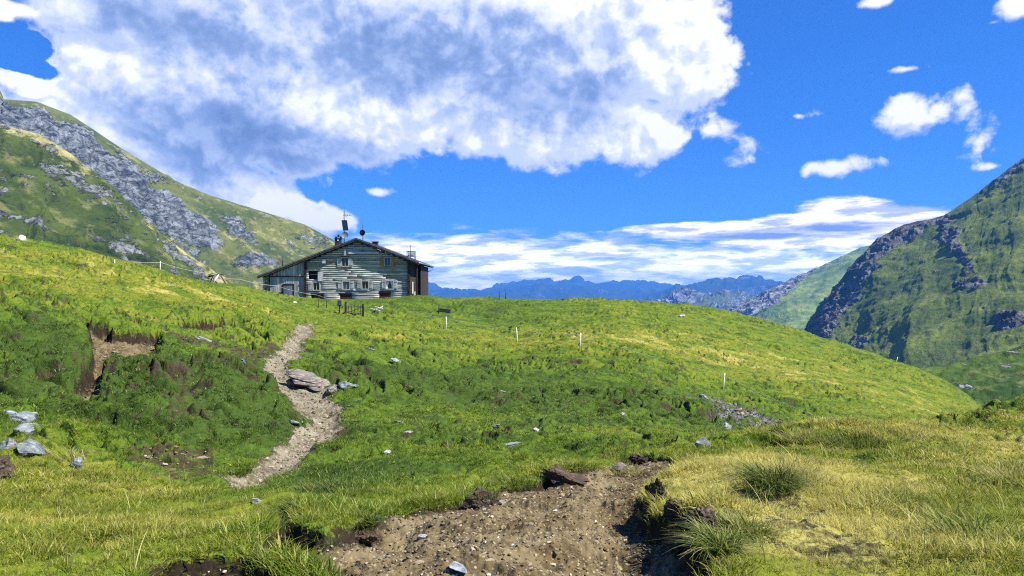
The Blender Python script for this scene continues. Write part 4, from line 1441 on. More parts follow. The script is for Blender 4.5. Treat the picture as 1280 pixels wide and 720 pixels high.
def gravel():
    va = []
    for i in range(5):
        V, Fc = rock_shape(1, rng.uniform(.6, 1), rng.uniform(.3, .6), 40 + i, .5, sub=1)
        va.append(V_F := mesh_from('pebble', V * 1.0, Fc, None, smooth=False))
    m, t, out = mat_new("pebbles")
    ia = t.attr('tone', 'INSTANCER').outputs['Fac']
    cr = t.node('ShaderNodeValToRGB', {0: ia})
    e = cr.color_ramp.elements
    e[0].color = (0.060, 0.040, 0.022, 1)
    e[1].color = (0.62, 0.58, 0.50, 1)
    x_ = e.new(.45); x_.color = (0.138, 0.104, 0.052, 1)
    x_ = e.new(.75); x_.color = (0.30, 0.245, 0.17, 1)
    principled(t, out, cr.outputs[0], 0.85, 0.25)
    for v in va:
        v.materials.append(m)
    X, Y, S, T = [], [], [], []
    x, y, r = pick(420000, 2.8, 13.5, lambda r_: 4200 / np.maximum(r_, 3))
    mk = masks(x, y)
    ok = (mk['scar'] > 0.02) | ((mk['gully'] > 0.0))
    x1, y1, r1 = x[ok], y[ok], r[ok]
    s1 = np.exp(rng.normal(math.log(0.0085), .45, len(x1))) * (1 + r1 * .03)
    X.append(x1); Y.append(y1); S.append(s1); T.append(np.clip(rng.beta(1.6, 2.2, len(x1)), 0, 1))
    x, y, r = pick(300000, 8.5, 46, lambda r_: 260 * (12 / r_) ** 1.4)
    mk = masks(x, y)
    ok = (mk['path'] > -0.1)
    x1, y1, r1 = x[ok], y[ok], r[ok]
    s1 = np.exp(rng.normal(math.log(0.013), .5, len(x1))) * (1 + r1 * .02)
    X.append(x1); Y.append(y1); S.append(s1); T.append(np.clip(rng.beta(2.0, 2.8, len(x1)), 0, 1))
    ok = (mk['gully'] > 0.0) | (mk['bare'] > 0.1)
    ok &= rng.uniform(0, 1, len(x)) < .5
    x1, y1, r1 = x[ok], y[ok], r[ok]
    s1 = np.exp(rng.normal(math.log(0.022), .5, len(x1)))
    X.append(x1); Y.append(y1); S.append(s1); T.append(rng.beta(2, 2, len(x1)))
    ok = (mk['scree'] > 0.1) & (rng.uniform(0, 1, len(x)) < .9)
    x1, y1, r1 = x[ok], y[ok], r[ok]
    s1 = np.exp(rng.normal(math.log(0.045), .5, len(x1)))
    X.append(x1); Y.append(y1); S.append(s1); T.append(rng.beta(2, 2.4, len(x1)))
    x, y, s_, t_ = map(np.concatenate, (X, Y, S, T))
    z = ground_z(x, y)
    scatter('gravel', va, np.stack([x, y, z + s_ * .15], 1), rng.uniform(0, 6.28, len(x)), s_, {'tone': t_, 'dryi': t_}, tilt=rng.normal(0, .3, len(x)), kind='stuff')


gravel()


# ------------------------------------------------------------------ materials of the built things
def make_wood(name, dark, light, grain=(1.0, 6.0, 22.0), tonek=0.9, rough=0.85, warm=None):
    m, t, out = mat_new(name)
    tc = t.node('ShaderNodeTexCoord')
    tone = t.attr('tone').outputs['Fac']
    p = t.vmath('ADD', tc.outputs['Object'], t.vmath('SCALE', t.node('ShaderNodeCombineXYZ', {0: tone, 1: tone, 2: tone}).outputs[0], scale=31.0))
    n1 = t.noise(t.vmath('MULTIPLY', p, grain), 1.6, 6, 0.65)
    n2 = t.noise(p, 1.1, 4, 0.6)
    c = t.mix(t.ramp(n1, 0.32, 0.66), dark, light)
    if warm:
        c = t.mix(t.ramp(n2, 0.52, 0.70, 0, 0.6), c, warm)
    v = t.math('MULTIPLY_ADD', tone, tonek, 1.0 - tonek * 0.5)
    c = t.vmath('SCALE', c, scale=v)
    b = t.node('ShaderNodeBump', {'Strength': 0.6, 'Distance': 0.02, 'Height': n1})
    principled(t, out, c, rough, 0.2, b.outputs[0])
    return m


def flat_mat(name, col, rough=0.6, metallic=0.0, spec=0.4, var=0.25):
    m, t, out = mat_new(name)
    tc = t.node('ShaderNodeTexCoord')
    n = t.noise(tc.outputs['Object'], 5.0, 5, 0.65)
    c = t.mix(t.ramp(n, 0.3, 0.7), tuple(v * (1 - var) for v in col), tuple(min(1, v * (1 + var)) for v in col))
    principled(t, out, c, rough, spec, None, metallic)
    return m


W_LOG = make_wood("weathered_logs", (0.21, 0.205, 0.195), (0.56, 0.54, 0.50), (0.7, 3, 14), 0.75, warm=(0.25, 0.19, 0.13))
W_BOARD = make_wood("weathered_boards", (0.21, 0.205, 0.195), (0.52, 0.51, 0.48), (14, 3, 0.7), 1.0)
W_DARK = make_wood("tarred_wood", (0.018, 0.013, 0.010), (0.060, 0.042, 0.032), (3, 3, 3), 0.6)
W_EAVE = make_wood("eave_boards", (0.035, 0.032, 0.030), (0.11, 0.10, 0.095), (3, 3, 3), 0.8)
W_ORANGE = make_wood("ochre_paint", (0.42, 0.17, 0.025), (0.62, 0.27, 0.045), (8, 3, 1), 0.4)
W_RED = make_wood("oxblood_paint", (0.055, 0.016, 0.012), (0.11, 0.030, 0.022), (8, 3, 1), 0.5)
W_BLUE = make_wood("slate_blue_paint", (0.10, 0.13, 0.19), (0.20, 0.24, 0.31), (8, 3, 1), 0.5)
W_PALE = make_wood("bleached_wood", (0.38, 0.36, 0.31), (0.66, 0.64, 0.58), (8, 8, 1.5), 0.6)
M_ROOF = flat_mat("roof_shingle", (0.060, 0.062, 0.070), 0.7, var=.5)
M_METAL = flat_mat("galvanised_metal", (0.35, 0.36, 0.37), 0.45, 0.8)
M_DKMETAL = flat_mat("dark_metal", (0.035, 0.037, 0.04), 0.5, 0.5)
M_GLASS_D = flat_mat("dark_pane", (0.015, 0.018, 0.022), 0.08, 0.0, 0.8)
M_CURTAIN = flat_mat("white_curtain", (0.75, 0.75, 0.72), 0.9)
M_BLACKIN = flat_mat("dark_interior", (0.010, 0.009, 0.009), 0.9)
M_WHITE = flat_mat("white_paint", (0.78, 0.78, 0.74), 0.5, var=.1)
M_PLAST = flat_mat("white_plastic_post", (0.80, 0.79, 0.70), 0.5, var=.12)
M_ROPE = flat_mat("fence_rope", (0.55, 0.52, 0.38), 0.7)
M_PANEL = flat_mat("solar_cells", (0.02, 0.03, 0.06), 0.15, 0.1, 0.8)
M_BLUEP = flat_mat("blue_plate", (0.04, 0.08, 0.45), 0.4)
M_DISHG = flat_mat("grey_dish", (0.15, 0.17, 0.18), 0.5)


def make_stonewall():
    m, t, out = mat_new("dry_stone")
    tc = t.node('ShaderNodeTexCoord')
    v = t.node('ShaderNodeTexVoronoi', {'Vector': tc.outputs['Object'], 'Scale': 4.0}, feature='DISTANCE_TO_EDGE')
    v2 = t.node('ShaderNodeTexVoronoi', {'Vector': tc.outputs['Object'], 'Scale': 4.0})
    sc_ = t.node('ShaderNodeSeparateColor', {0: v2.outputs['Color']})
    c = t.mix(sc_.outputs[0], (0.45, 0.42, 0.36), (0.80, 0.77, 0.70))
    c = t.mix(t.ramp(v.outputs['Distance'], 0.0, 0.10), (0.07, 0.06, 0.05), c)
    b = t.node('ShaderNodeBump', {'Strength': 1.0, 'Distance': 0.06, 'Height': v.outputs['Distance']})
    principled(t, out, c, 0.9, 0.2, b.outputs[0])
    return m


M_STONEWALL = make_stonewall()


# ------------------------------------------------------------------ the log hut
def build_hut():
    HY = 74.0
    ORG = Vector((-15.5, HY, -1.12))
    K = HY / F
    X = lambda px: (px - 640) * K - ORG.x
    Z = lambda py: (360 - py) * K - ORG.z
    hut = empty('log_hut', ORG, 'weathered grey log hut with a low pitched roof on the grassy crest', 'mountain hut')
    xL, xM, xR = X(337), X(380.7), X(512.5)
    D = 12.0                                    # depth of the building
    apx, apz = 0.0, 6.07
    SL = 0.385
    roofz = lambda x: apz - SL * abs(x - apx)
    base = -0.25
    # openings in the front log wall (x0, x1, z0, z1)
    O = {
        'uw_l': (X(426.7), X(436), Z(333), Z(322)), 'uw_r': (X(480.7), X(488.6), Z(332.5), Z(321.5)),
        'lw_a': (X(428), X(437.2), Z(362), Z(351.3)), 'lw_b': (X(452), X(461), Z(361.5), Z(351)), 'lw_c': (X(482), X(492), Z(361.5), Z(350.6)),
        'lw_l': (X(391), X(400), Z(363), Z(352.5)), 'loggia': (X(385.5), X(398), Z(349), Z(339.5)),
        'd_a': (X(425), X(439.6), 0.0, Z(367)), 'd_b': (X(474), X(488), 0.0, Z(365.3)), 'd_l': (X(389), X(404.5), 0.0, Z(367.8)),
    }
    # --- log wall
    rnd = random.Random(3)
    lw = MB()
    h = 0.205
    z = base
    k = 0
    while z < apz - 0.45:
        zc = z + h / 2
        a = max(xM, apx - (apz - 0.22 - (z + h)) / SL)
        b = min(xR, apx + (apz - 0.22 - (z + h)) / SL)
        if b - a < 0.4:
            break
        segs = [(a, b)]
        for (x0, x1, z0, z1) in O.values():
            if z0 - 0.02 < zc < z1 + 0.02:
                ns_ = []
                for (p, q) in segs:
                    if x1 <= p or x0 >= q:
                        ns_.append((p, q))
                    else:
                        if x0 - p > 0.03:
                            ns_.append((p, x0))
                        if q - x1 > 0.03:
                            ns_.append((x1, q))
                segs = ns_
        for (p, q) in segs:
            cuts = [p]
            while q - cuts[-1] > 4.5:
                cuts.append(cuts[-1] + rnd.uniform(2.2, 4.2))
            cuts.append(q)
            for c0, c1 in zip(cuts[:-1], cuts[1:]):
                lw.cur = rnd.uniform(0.05, 1.0)
                r_ = h * rnd.uniform(0.45, 0.515)
                n = 10
                bs = len(lw.v)
                m_ = max(2, int((c1 - c0) / 0.7) + 1)
                ph = rnd.uniform(0, 6)
                for i in range(m_ + 1):
                    xx = c0 + 0.008 + (c1 - c0 - 0.016) * i / m_
                    wob = 0.006 * math.sin(xx * 1.3 + ph)
                    for j in range(n):
                        t_ = 2 * math.pi * j / n
                        # hewn log: flattened round
                        yy = 0.10 + math.copysign(abs(math.cos(t_)) ** 0.7, math.cos(t_)) * 0.10
                        zz = zc + wob + math.copysign(abs(math.sin(t_)) ** 0.75, math.sin(t_)) * r_
                        lw.v.append((xx, yy - 0.02 * math.sin(xx * 0.9 + ph * 2), zz))
                        lw.tone.append(lw.cur)
                for i in range(m_):
                    for j in range(n):
                        j2 = (j + 1) % n
                        lw.f.append((bs + i * n + j, bs + i * n + j2, bs + (i + 1) * n + j2, bs + (i + 1) * n + j))
                lw.f.append(tuple(bs + j for j in reversed(range(n))))
                lw.f.append(tuple(bs + m_ * n + j for j in range(n)))
        z += h
        k += 1
    lw.build('log_wall', W_LOG, hut, smooth=True)
    # --- dark backing behind the logs, side and rear walls
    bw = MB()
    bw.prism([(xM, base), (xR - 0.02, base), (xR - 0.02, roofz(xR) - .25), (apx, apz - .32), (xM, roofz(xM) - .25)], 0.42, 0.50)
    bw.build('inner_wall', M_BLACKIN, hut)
    sw = MB()
    zt = roofz(xR) - 0.26
    i = 0
    zz = base
    while zz < zt:
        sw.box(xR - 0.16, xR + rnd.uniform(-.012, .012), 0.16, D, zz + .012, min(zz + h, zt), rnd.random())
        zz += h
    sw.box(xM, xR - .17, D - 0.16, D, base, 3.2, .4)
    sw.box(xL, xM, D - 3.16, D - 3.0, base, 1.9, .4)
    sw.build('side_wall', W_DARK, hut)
    # --- corner log ends: stacked dark butts of the crossing logs
    cp = MB()
    zz = base
    while zz < roofz(xR) - .3:
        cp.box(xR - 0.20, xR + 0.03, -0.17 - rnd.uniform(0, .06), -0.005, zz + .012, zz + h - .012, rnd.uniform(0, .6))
        zz += h
    cp.build('corner_logs', W_DARK, hut)
    cp = MB()
    zz = base
    while zz < roofz(xM) - .3:
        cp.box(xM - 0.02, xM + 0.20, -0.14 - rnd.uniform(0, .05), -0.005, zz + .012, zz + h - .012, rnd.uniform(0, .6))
        zz += h
    cp.build('corner_logs', W_DARK, hut)
    # --- side porch: posts, pale board and dark boarding along the right side
    pr = MB()
    pr.box(xR + 0.55, xR + 0.68, 0.6, 0.73, base, roofz(xR + .6) - .3, .5)
    pr.build('porch_post', W_DARK, hut)
    pr = MB()
    for q in range(26):
        y0 = 4.4 + q * .27
        pr.box(xR + 0.50, xR + 0.54, y0, y0 + .25, base, roofz(xR + .5) - .34, rnd.random())
    pr.build('porch_boarding', W_DARK, hut)
    pb = MB()
    pb.box(xR + 0.05, xR + 0.10, 1.0, 1.8, 0.55, 1.75, .7)
    pb.box(xR + 0.05, xR + 0.14, 2.3, 3.1, 0.05, 0.75, .5)
    pb.build('side_panel', W_BOARD, hut)
    # --- annex of upright boards
    ab = MB()
    x = xL
    dl = (X(341), X(353.5), -0.3, Z(365.5))
    dr = (X(354.5), X(367), -0.05, Z(355.5))
    while x < xM - 0.02:
        w = rnd.uniform(.13, .22)
        x1 = min(x + w, xM - .01)
        zt_ = min(roofz(x), roofz(x1)) - 0.26
        zm = Z(345.6)
        for (z0, z1, yy) in ((zm + .05, zt_, -0.02), (base, zm - .05, 0.03)):
            if z1 <= z0:
                continue
            for (ox0, ox1, oz0, oz1) in (dl, dr):
                if x1 > ox0 and x < ox1 and z0 < oz1:
                    z0 = oz1
            if z1 - z0 > .05:
                ab.box(x + .008, x1 - .008, yy - rnd.uniform(0, .02), yy + .03, z0 + rnd.uniform(-.02, .02), z1, rnd.uniform(.1, 1))
        x = x1
    ab.build('board_wall', W_BOARD, hut)
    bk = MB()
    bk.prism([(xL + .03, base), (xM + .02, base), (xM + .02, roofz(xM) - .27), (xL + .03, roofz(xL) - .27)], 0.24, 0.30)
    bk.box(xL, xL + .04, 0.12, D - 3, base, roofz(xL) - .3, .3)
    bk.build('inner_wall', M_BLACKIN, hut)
    rl = MB()
    rl.box(xL - .03, xM, -0.09, 0.0, Z(345.6) - .045, Z(345.6) + .045, .2)
    rl.box(xL - .06, xL + .06, -0.10, 0.02, base, roofz(xL) - .28, .2)
    rl.build('wall_rail', W_DARK, hut)
    dd = MB()
    for q in range(6):
        ww = (dr[1] - dr[0]) / 6
        dd.box(dr[0] + q * ww + .006, dr[0] + (q + 1) * ww - .006, -0.005, 0.04, dr[2], dr[3] - .02, rnd.random())
    d_ = dd.build('door', W_BLUE, hut)
    d_['label'] = 'blue grey plank door of the annex'
    fr = MB()
    fr.box(dr[0] - .07, dr[0], -0.045, 0.03, dr[2], dr[3] + .07, .3)
    fr.box(dr[1], dr[1] + .07, -0.045, 0.03, dr[2], dr[3] + .07, .3)
    fr.box(dr[0], dr[1], -0.045, 0.03, dr[3], dr[3] + .07, .3)
    fr.build('door_frame', W_DARK, d_)
    # --- pale dry stone end wall
    st = MB()
    x0s = X(323.5)
    nseg = 6
    for c in range(4):
        for q in range(7):
            w = (xL - .08 - x0s) / 4
            zb = 0.55 + q * .26
            st.box(x0s + c * w + rnd.uniform(0, .03), x0s + (c + 1) * w - .01, 1.2 + rnd.uniform(-.06, .06), 1.7, zb, zb + .25, rnd.random(), jit=.015)
    st.box(x0s, xL - .08, 1.3, 1.65, -0.3, 0.56, .5)
    st.build('stone_wall', M_STONEWALL, hut)
    # --- openings
    def shutter(px0, px1, py0, py1, mat, y=-0.05):
        s_ = MB()
        a, b, z0, z1 = X(px0), X(px1), Z(py1), Z(py0)
        nb = 2
        for q in range(nb):
            w = (b - a) / nb
            s_.box(a + q * w + .004, a + (q + 1) * w - .004, y, y + .03, z0, z1, rnd.uniform(.3, .9))
        s_.box(a + .02, b - .02, y - .02, y - .002, z0 + .12, z0 + .2, .5)
        s_.box(a + .02, b - .02, y - .02, y - .002, z1 - .2, z1 - .12, .5)
        return s_.build('shutter', mat, hut)

    def window(key, curtains=False, crossbar=True, panemat=None):
        x0, x1, z0, z1 = O[key]
        f = MB()
        w = .055
        f.box(x0 - .04, x0 + w, -0.055, 0.08, z0 - .04, z1 + .04, .6)
        f.box(x1 - w, x1 + .04, -0.055, 0.08, z0 - .04, z1 + .04, .6)
        f.box(x0 + w, x1 - w, -0.055, 0.08, z1 - w, z1 + .04, .6)
        f.box(x0 + w, x1 - w, -0.075, 0.08, z0 - .04, z0 + w, .6)
        if crossbar:
            cx = (x0 + x1) / 2
            f.box(cx - .018, cx + .018, 0.02, 0.07, z0 + w, z1 - w, .7)
        wf = f.build('window', W_BOARD, hut)
        p_ = MB()
        p_.box(x0 + w, x1 - w, 0.10, 0.115, z0 + w, z1 - w)
        p_.build('pane', panemat or M_GLASS_D, wf)
        if curtains:
            c_ = MB()
            cx = (x0 + x1) / 2
            c_.prism([(x0 + w, z0 + w), (x0 + w + .14, z0 + w), (x0 + w + .16, z0 + .35), (cx - .02, z1 - w), (x0 + w, z1 - w)], 0.085, 0.095)
            c_.prism([(x1 - w, z0 + w), (x1 - w, z1 - w), (cx + .02, z1 - w), (x1 - w - .16, z0 + .35), (x1 - w - .14, z0 + w)], 0.085, 0.095)
            c_.build('curtain', M_CURTAIN, wf)
        return wf
    window('uw_l')
    shutter(421.5, 426.1, 322, 333.3, W_BOARD)
    shutter(436.6, 441.3, 322, 333.3, W_BOARD)
    window('uw_r', panemat=M_GLASS_D)
    for a_, b_ in ((475.8, 480.1), (489.2, 493.4)):
        shutter(a_, b_, 321, 333, W_ORANGE)['label'] = 'ochre yellow painted shutter'
    window('lw_a', panemat=M_DISHG)
    shutter(422.6, 427.3, 351.5, 362, W_BOARD)
    shutter(437.9, 442.5, 351.5, 362, W_BOARD)
    window('lw_b', curtains=False)
    shutter(446.6, 451.3, 351, 361.8, W_BOARD)
    shutter(461.7, 466.2, 351, 361.8, W_BOARD)
    window('lw_c', curtains=True, crossbar=False)
    shutter(477.3, 481.4, 350, 361.5, W_BOARD)
    shutter(492.6, 496.8, 350, 361.5, W_BOARD)
    window('lw_l')
    shutter(385.5, 390.4, 352.5, 363.5, W_BOARD)
    for key in ('d_a', 'd_b', 'd_l'):
        x0, x1, z0, z1 = O[key]
        d2 = MB()
        for q in range(5):
            w = (x1 - x0) / 5
            d2.box(x0 + q * w + .005, x0 + (q + 1) * w - .005, 0.05, 0.09, z0 - .05, z1 - .04, rnd.random())
        o_ = d2.build('cellar_door', W_RED if key != 'd_l' else W_DARK, hut)
        if key != 'd_l':
            o_['label'] = 'low dark red cellar door'
        f = MB()
        f.box(x0 - .05, x1 + .05, -0.03, 0.045, z1 - .04, z1 + .06, .2)
        f.build('door_frame', W_DARK, o_)
    # loggia: recessed dark, with a pale board and a sill
    lg = MB()
    x0, x1, z0, z1 = O['loggia']
    lg.box(X(397.6), X(404.2), -0.10, -0.05, Z(351.5), Z(340), .9)
    lg.box(x0 + .1, x1 - .1, 0.12, 0.2, z0 + .45, z0 + .5, .3)
    lg.build('balcony_board', W_BOARD, hut)
    # beams across the gable
    for (a_, b_, y_, z0_, z1_, tn) in ((416, 428, -.16, 317.6, 316, .9), (436, 474, -.20, 317.2, 315.2, 1.0), (441, 466, -.16, 310.8, 309.4, .6), (388, 408, -.14, 327.6, 326.2, .9), (403, 407, -.2, 329.2, 323.8, .9), (430.6, 433, -.26, 319.5, 311, .5)):
        gb = MB()
        gb.box(X(a_), X(b_), y_, -0.03, Z(z0_), Z(z1_), tn)
        gb.build('gable_beam', W_BOARD, hut)
    # --- roof: two slabs with a shingle surface, fascia, rafters and purlins
    yf, yb = -0.40, D + 0.9
    xe0, xe1 = X(323) * (HY - .6) / HY - 0.05, X(512.5) + .95
    r = MB()
    th = 0.13
    def slab(xa, xb):
        nrow = 34
        for q in range(nrow):
            a = xa + (xb - xa) * q / nrow
            b = xa + (xb - xa) * (q + 1) / nrow
            za, zb_ = roofz(a), roofz(b)
            lift = 0.028
            # each course overlaps the one below
            lo, hi = (a, b) if roofz(a) < roofz(b) else (b, a)
            P = []
            for (yy0) in (0, 1):
                pass
            zlo, zhi = roofz(lo) + lift, roofz(hi) + .006
            x_s, x_l = (lo, hi)
            ys = [(yf + (yb - yf) * j / 10, yf + (yb - yf) * (j + 1) / 10) for j in range(10)]
            for (y0, y1) in ys:
                j_ = rnd.uniform(-.008, .008)
                if x_s < x_l:
                    pts8 = [(x_s, y0, zlo - th), (x_l, y0, zhi - th), (x_l, y1, zhi - th), (x_s, y1, zlo - th), (x_s, y0, zlo + j_), (x_l, y0, zhi + j_), (x_l, y1, zhi + j_), (x_s, y1, zlo + j_)]
                else:
                    pts8 = [(x_l, y0, zhi - th), (x_s, y0, zlo - th), (x_s, y1, zlo - th), (x_l, y1, zhi - th), (x_l, y0, zhi + j_), (x_s, y0, zlo + j_), (x_s, y1, zlo + j_), (x_l, y1, zhi + j_)]
                r.cur = rnd.random()
                r.quad8(pts8)
    slab(xe0, apx)
    slab(apx, xe1)
    roof = r.build('roof', M_ROOF, hut)
    rf = MB()
    def barge(xa, xb):
        for (d0, d1, y0, y1, tn) in ((-.26, -.02, yf - .05, yf - .012, .5), (-.10, .05, yf - .085, yf - .052, 1.0)):
            rf.cur = tn
            rf.quad8([(xa, y0, roofz(xa) + d0), (xb, y0, roofz(xb) + d0), (xb, y1, roofz(xb) + d0), (xa, y1, roofz(xa) + d0),
                      (xa, y0, roofz(xa) + d1), (xb, y0, roofz(xb) + d1), (xb, y1, roofz(xb) + d1), (xa, y1, roofz(xa) + d1)])
    barge(xe0, apx - .001)
    barge(apx + .001, xe1)
    rf.build('fascia', W_EAVE, roof)
    for xx in (xL + .3, xM + .1, -2.6, -.02, 2.6, xR - .2):
        pu = MB()
        pu.box(xx - .09, xx + .09, yf + .03, 0.6, roofz(xx) - .42, roofz(xx) - .16 - .09 * SL - .01, .3)
        pu.build('purlin', W_EAVE, roof)
    for q in range(18):
        yy = 0.4 + q * .7
        ra = MB()
        xa, xb = xR - .1, xe1 - .03
        ra.cur = .3
        ra.quad8([(xa, yy, roofz(xa) - .28), (xb, yy, roofz(xb) - .24), (xb, yy + .1, roofz(xb) - .24), (xa, yy + .1, roofz(xa) - .28),
                  (xa, yy, roofz(xa) - .14), (xb, yy, roofz(xb) - .14), (xb, yy + .1, roofz(xb) - .14), (xa, yy + .1, roofz(xa) - .14)])
        ra.build('rafter', W_EAVE, roof)
    gt = MB()
    ge = roofz(xe1) - .05
    gt.tube([(xe1 + .04, yf + .05, ge), (xe1 + .04, yb - .02, ge)], .06, 8)
    gt.tube([(xe1 + .04, yb - .3, ge), (xe1 + .02, yb - .3, ge - .15), (xe1 - .15, yb - .3, ge - .45), (xe1 - .75, yb - .35, ge - .62), (xe1 - .86, yb - .4, ge - .75), (xe1 - .86, yb - .4, 0.0)], .045, 8)
    gt.build('gutter', M_METAL, roof, smooth=True)
    # --- chimneys
    def chimney(px0, px1, pytop, y, capstyle, tone):
        s_ = (HY + y) / F
        x0, x1 = (px0 - 640) * s_ - ORG.x, (px1 - 640) * s_ - ORG.x
        zt_ = (360 - pytop) * s_ - ORG.z
        zb_ = min(roofz(x0), roofz(x1)) - .1
        c_ = MB()
        c_.box(x0, x1, y, y + .6, zb_, zt_ - .16, .4)
        ch = c_.build('chimney', M_CHIM, hut)
        c_ = MB()
        c_.box(x0 - .06, x1 + .06, y - .06, y + .66, zt_ - .16, zt_ - .10, .5)
        if capstyle:
            c_.box(x0 + .03, x0 + .12, y + .05, y + .55, zt_ - .10, zt_ + .02, .5)
            c_.box(x1 - .12, x1 - .03, y + .05, y + .55, zt_ - .10, zt_ + .02, .5)
            c_.box(x0 - .02, x1 + .02, y - .02, y + .62, zt_ + .02, zt_ + .07, .5)
            c_.tube([((x0 + x1) / 2, y + .3, zt_ + .07), ((x0 + x1) / 2, y + .3, zt_ + .30)], .10, 10)
        c_.build('chimney_cap', M_DKMETAL, ch)
        if capstyle:
            c_ = MB()
            c_.tube([((x0 + x1) / 2 + .02, y - .05, zt_ - .32), ((x0 + x1) / 2 + .02, y - .005, zt_ - .32)], .085, 12)
            c_.build('vent_cover', M_WHITE, ch)
    chimney(418.4, 426.2, 296.5, 4.0, True, .4)
    chimney(465.2, 471.8, 300.6, 5.0, False, .4)
    pp = MB()
    s_ = (HY + 2) / F
    px_ = (353.3 - 640) * s_ - ORG.x
    pp.tube([(px_, 2, roofz(px_) - .1), (px_, 2, (360 - 319.5) * s_ - ORG.z)], .045, 8)
    pp.build('stove_pipe', M_DKMETAL, hut, smooth=True)

    # --- masts
    def dish(parent, x, y, z, rad, mat, yaw, label=None):
        d_ = MB()
        n, m_ = 20, 5
        rings = []
        for side in (0, 1):
            for i in range(m_ + 1):
                rr = rad * i / m_
                for j in range(n):
                    t_ = 2 * math.pi * j / n
                    u, v = rr * math.cos(t_), rr * math.sin(t_)
                    w = 0.22 * rad * (i / m_) ** 2 + side * .015
                    d_.v.append((x + u * math.cos(yaw) + w * math.sin(yaw), y + u * math.sin(yaw) - w * math.cos(yaw), z + v))
                    d_.tone.append(.5)
            b = side * (m_ + 1) * n
            for i in range(m_):
                for j in range(n):
                    j2 = (j + 1) % n
                    d_.f.append((b + i * n + j, b + i * n + j2, b + (i + 1) * n + j2, b + (i + 1) * n + j))
        # rim
        b0, b1 = m_ * n, (m_ + 1) * n + m_ * n
        for j in range(n):
            j2 = (j + 1) % n
            d_.f.append((b0 + j, b0 + j2, b1 + j2, b1 + j))
        sx, sy = math.sin(yaw), -math.cos(yaw)
        d_.tube([(x, y, z - rad * .9), (x + sx * rad * .9, y + sy * rad * .9, z)], .014, 6)
        d_.tube([(x + sx * rad * .8, y + sy * rad * .8, z), (x + sx * rad * 1.0, y + sy * rad * 1.0, z)], .045, 8)
        o_ = d_.build('satellite_dish', mat, parent, smooth=True)
        if label:
            o_['label'] = label

    y = 1.2
    s_ = (HY + y) / F
    mx = (430.2 - 640) * s_ - ORG.x
    zz = lambda py: (360 - py) * s_ - ORG.z
    m1 = MB()
    m1.tube([(mx, y, roofz(mx) - .1), (mx, y, zz(263.5))], .045, 8)
    m1.tube([(mx, y, zz(263.5)), (mx, y, zz(258.5))], .012, 6)
    mast = m1.build('antenna_mast', M_DKMETAL, hut, smooth=True)
    ya = MB()
    ya.tube([(mx - .12, y, zz(269)), (mx + .78, y - .1, zz(269))], .022, 6)
    for q, L in ((.12, .19), (.28, .27), (.36, .13), (.55, .10), (.70, .07)):
        ya.tube([(mx + q, y - .1 * q, zz(269) - L), (mx + q, y - .1 * q, zz(269) + L)], .016, 6)
    ya.build('yagi_antenna', M_DKMETAL, mast, smooth=True)
    sp = MB()
    cx, cz = mx + .06, zz(282)
    P = []
    for (u, v) in ((-.26, .52), (.26, .52), (.40, -.50), (-.12, -.50)):
        P.append((cx + u, cz + v))
    sp.prism([P[3], P[2], P[1], P[0]], y - .20, y - .14)
    pn = sp.build('solar_panel', M_PANEL, mast)
    fr = MB()
    for a_, b_ in zip(P, P[1:] + P[:1]):
        fr.tube([(a_[0], y - .20, a_[1]), (b_[0], y - .20, b_[1])], .02, 6)
    fr.build('panel_frame', M_DKMETAL, mast)
    dish(mast, mx + .10, y - .15, zz(294.2), .33, M_DISHG, .35)
    y = 1.0
    s_ = (HY + y) / F
    mx2 = (453.6 - 640) * s_ - ORG.x
    m2 = MB()
    m2.tube([(mx2, y, roofz(mx2) - .1), (mx2, y, zz(281.5))], .035, 8)
    m2.tube([(mx2, y, zz(281.5)), (mx2, y, zz(273))], .010, 6)
    mast2 = m2.build('antenna_mast', M_DKMETAL, hut, smooth=True)
    dish(mast2, mx2, y - .08, zz(291), .31, M_DKMETAL, -.3, 'dark grey satellite dish')
    # rack with a glass panel on the right slope
    y = 3.0
    s_ = (HY + y) / F
    Xr = lambda px: (px - 640) * s_ - ORG.x
    Zr = lambda py: (360 - py) * s_ - ORG.z
    rk = MB()
    for a_, b_ in (((508.6, 321.5), (508.6, 314)), ((518.4, 324.5), (518.4, 314.4)), ((508, 314), (519, 314.3)), ((508.6, 320), (518.4, 321)), ((513, 323), (513, 306.3))):
        rk.tube([(Xr(a_[0]), y, Zr(a_[1])), (Xr(b_[0]), y, Zr(b_[1]))], .028, 6)
        if a_[0] != 513:
            rk.tube([(Xr(a_[0]), y + .7, Zr(a_[1])), (Xr(b_[0]), y + .7, Zr(b_[1]))], .028, 6)
    rack = rk.build('roof_rack', M_DKMETAL, hut, smooth=True)
    rp = MB()
    rp.quad8([(Xr(509.5), y + .05, Zr(319.6)), (Xr(517.6), y + .05, Zr(320.4)), (Xr(517.6), y + .09, Zr(320.4)), (Xr(509.5), y + .09, Zr(319.6)),
              (Xr(509.5), y + .35, Zr(314.8)), (Xr(517.6), y + .35, Zr(315.2)), (Xr(517.6), y + .39, Zr(315.2)), (Xr(509.5), y + .39, Zr(314.8))])
    rp.build('glass_panel', M_DISHG, rack)


M_CHIM = flat_mat("chimney_stone", (0.055, 0.045, 0.042), 0.9, var=.6)
build_hut()


# ------------------------------------------------------------------ fences, gate, trough
def gz(x, y):
    return float(ground_z(x, y)[0])


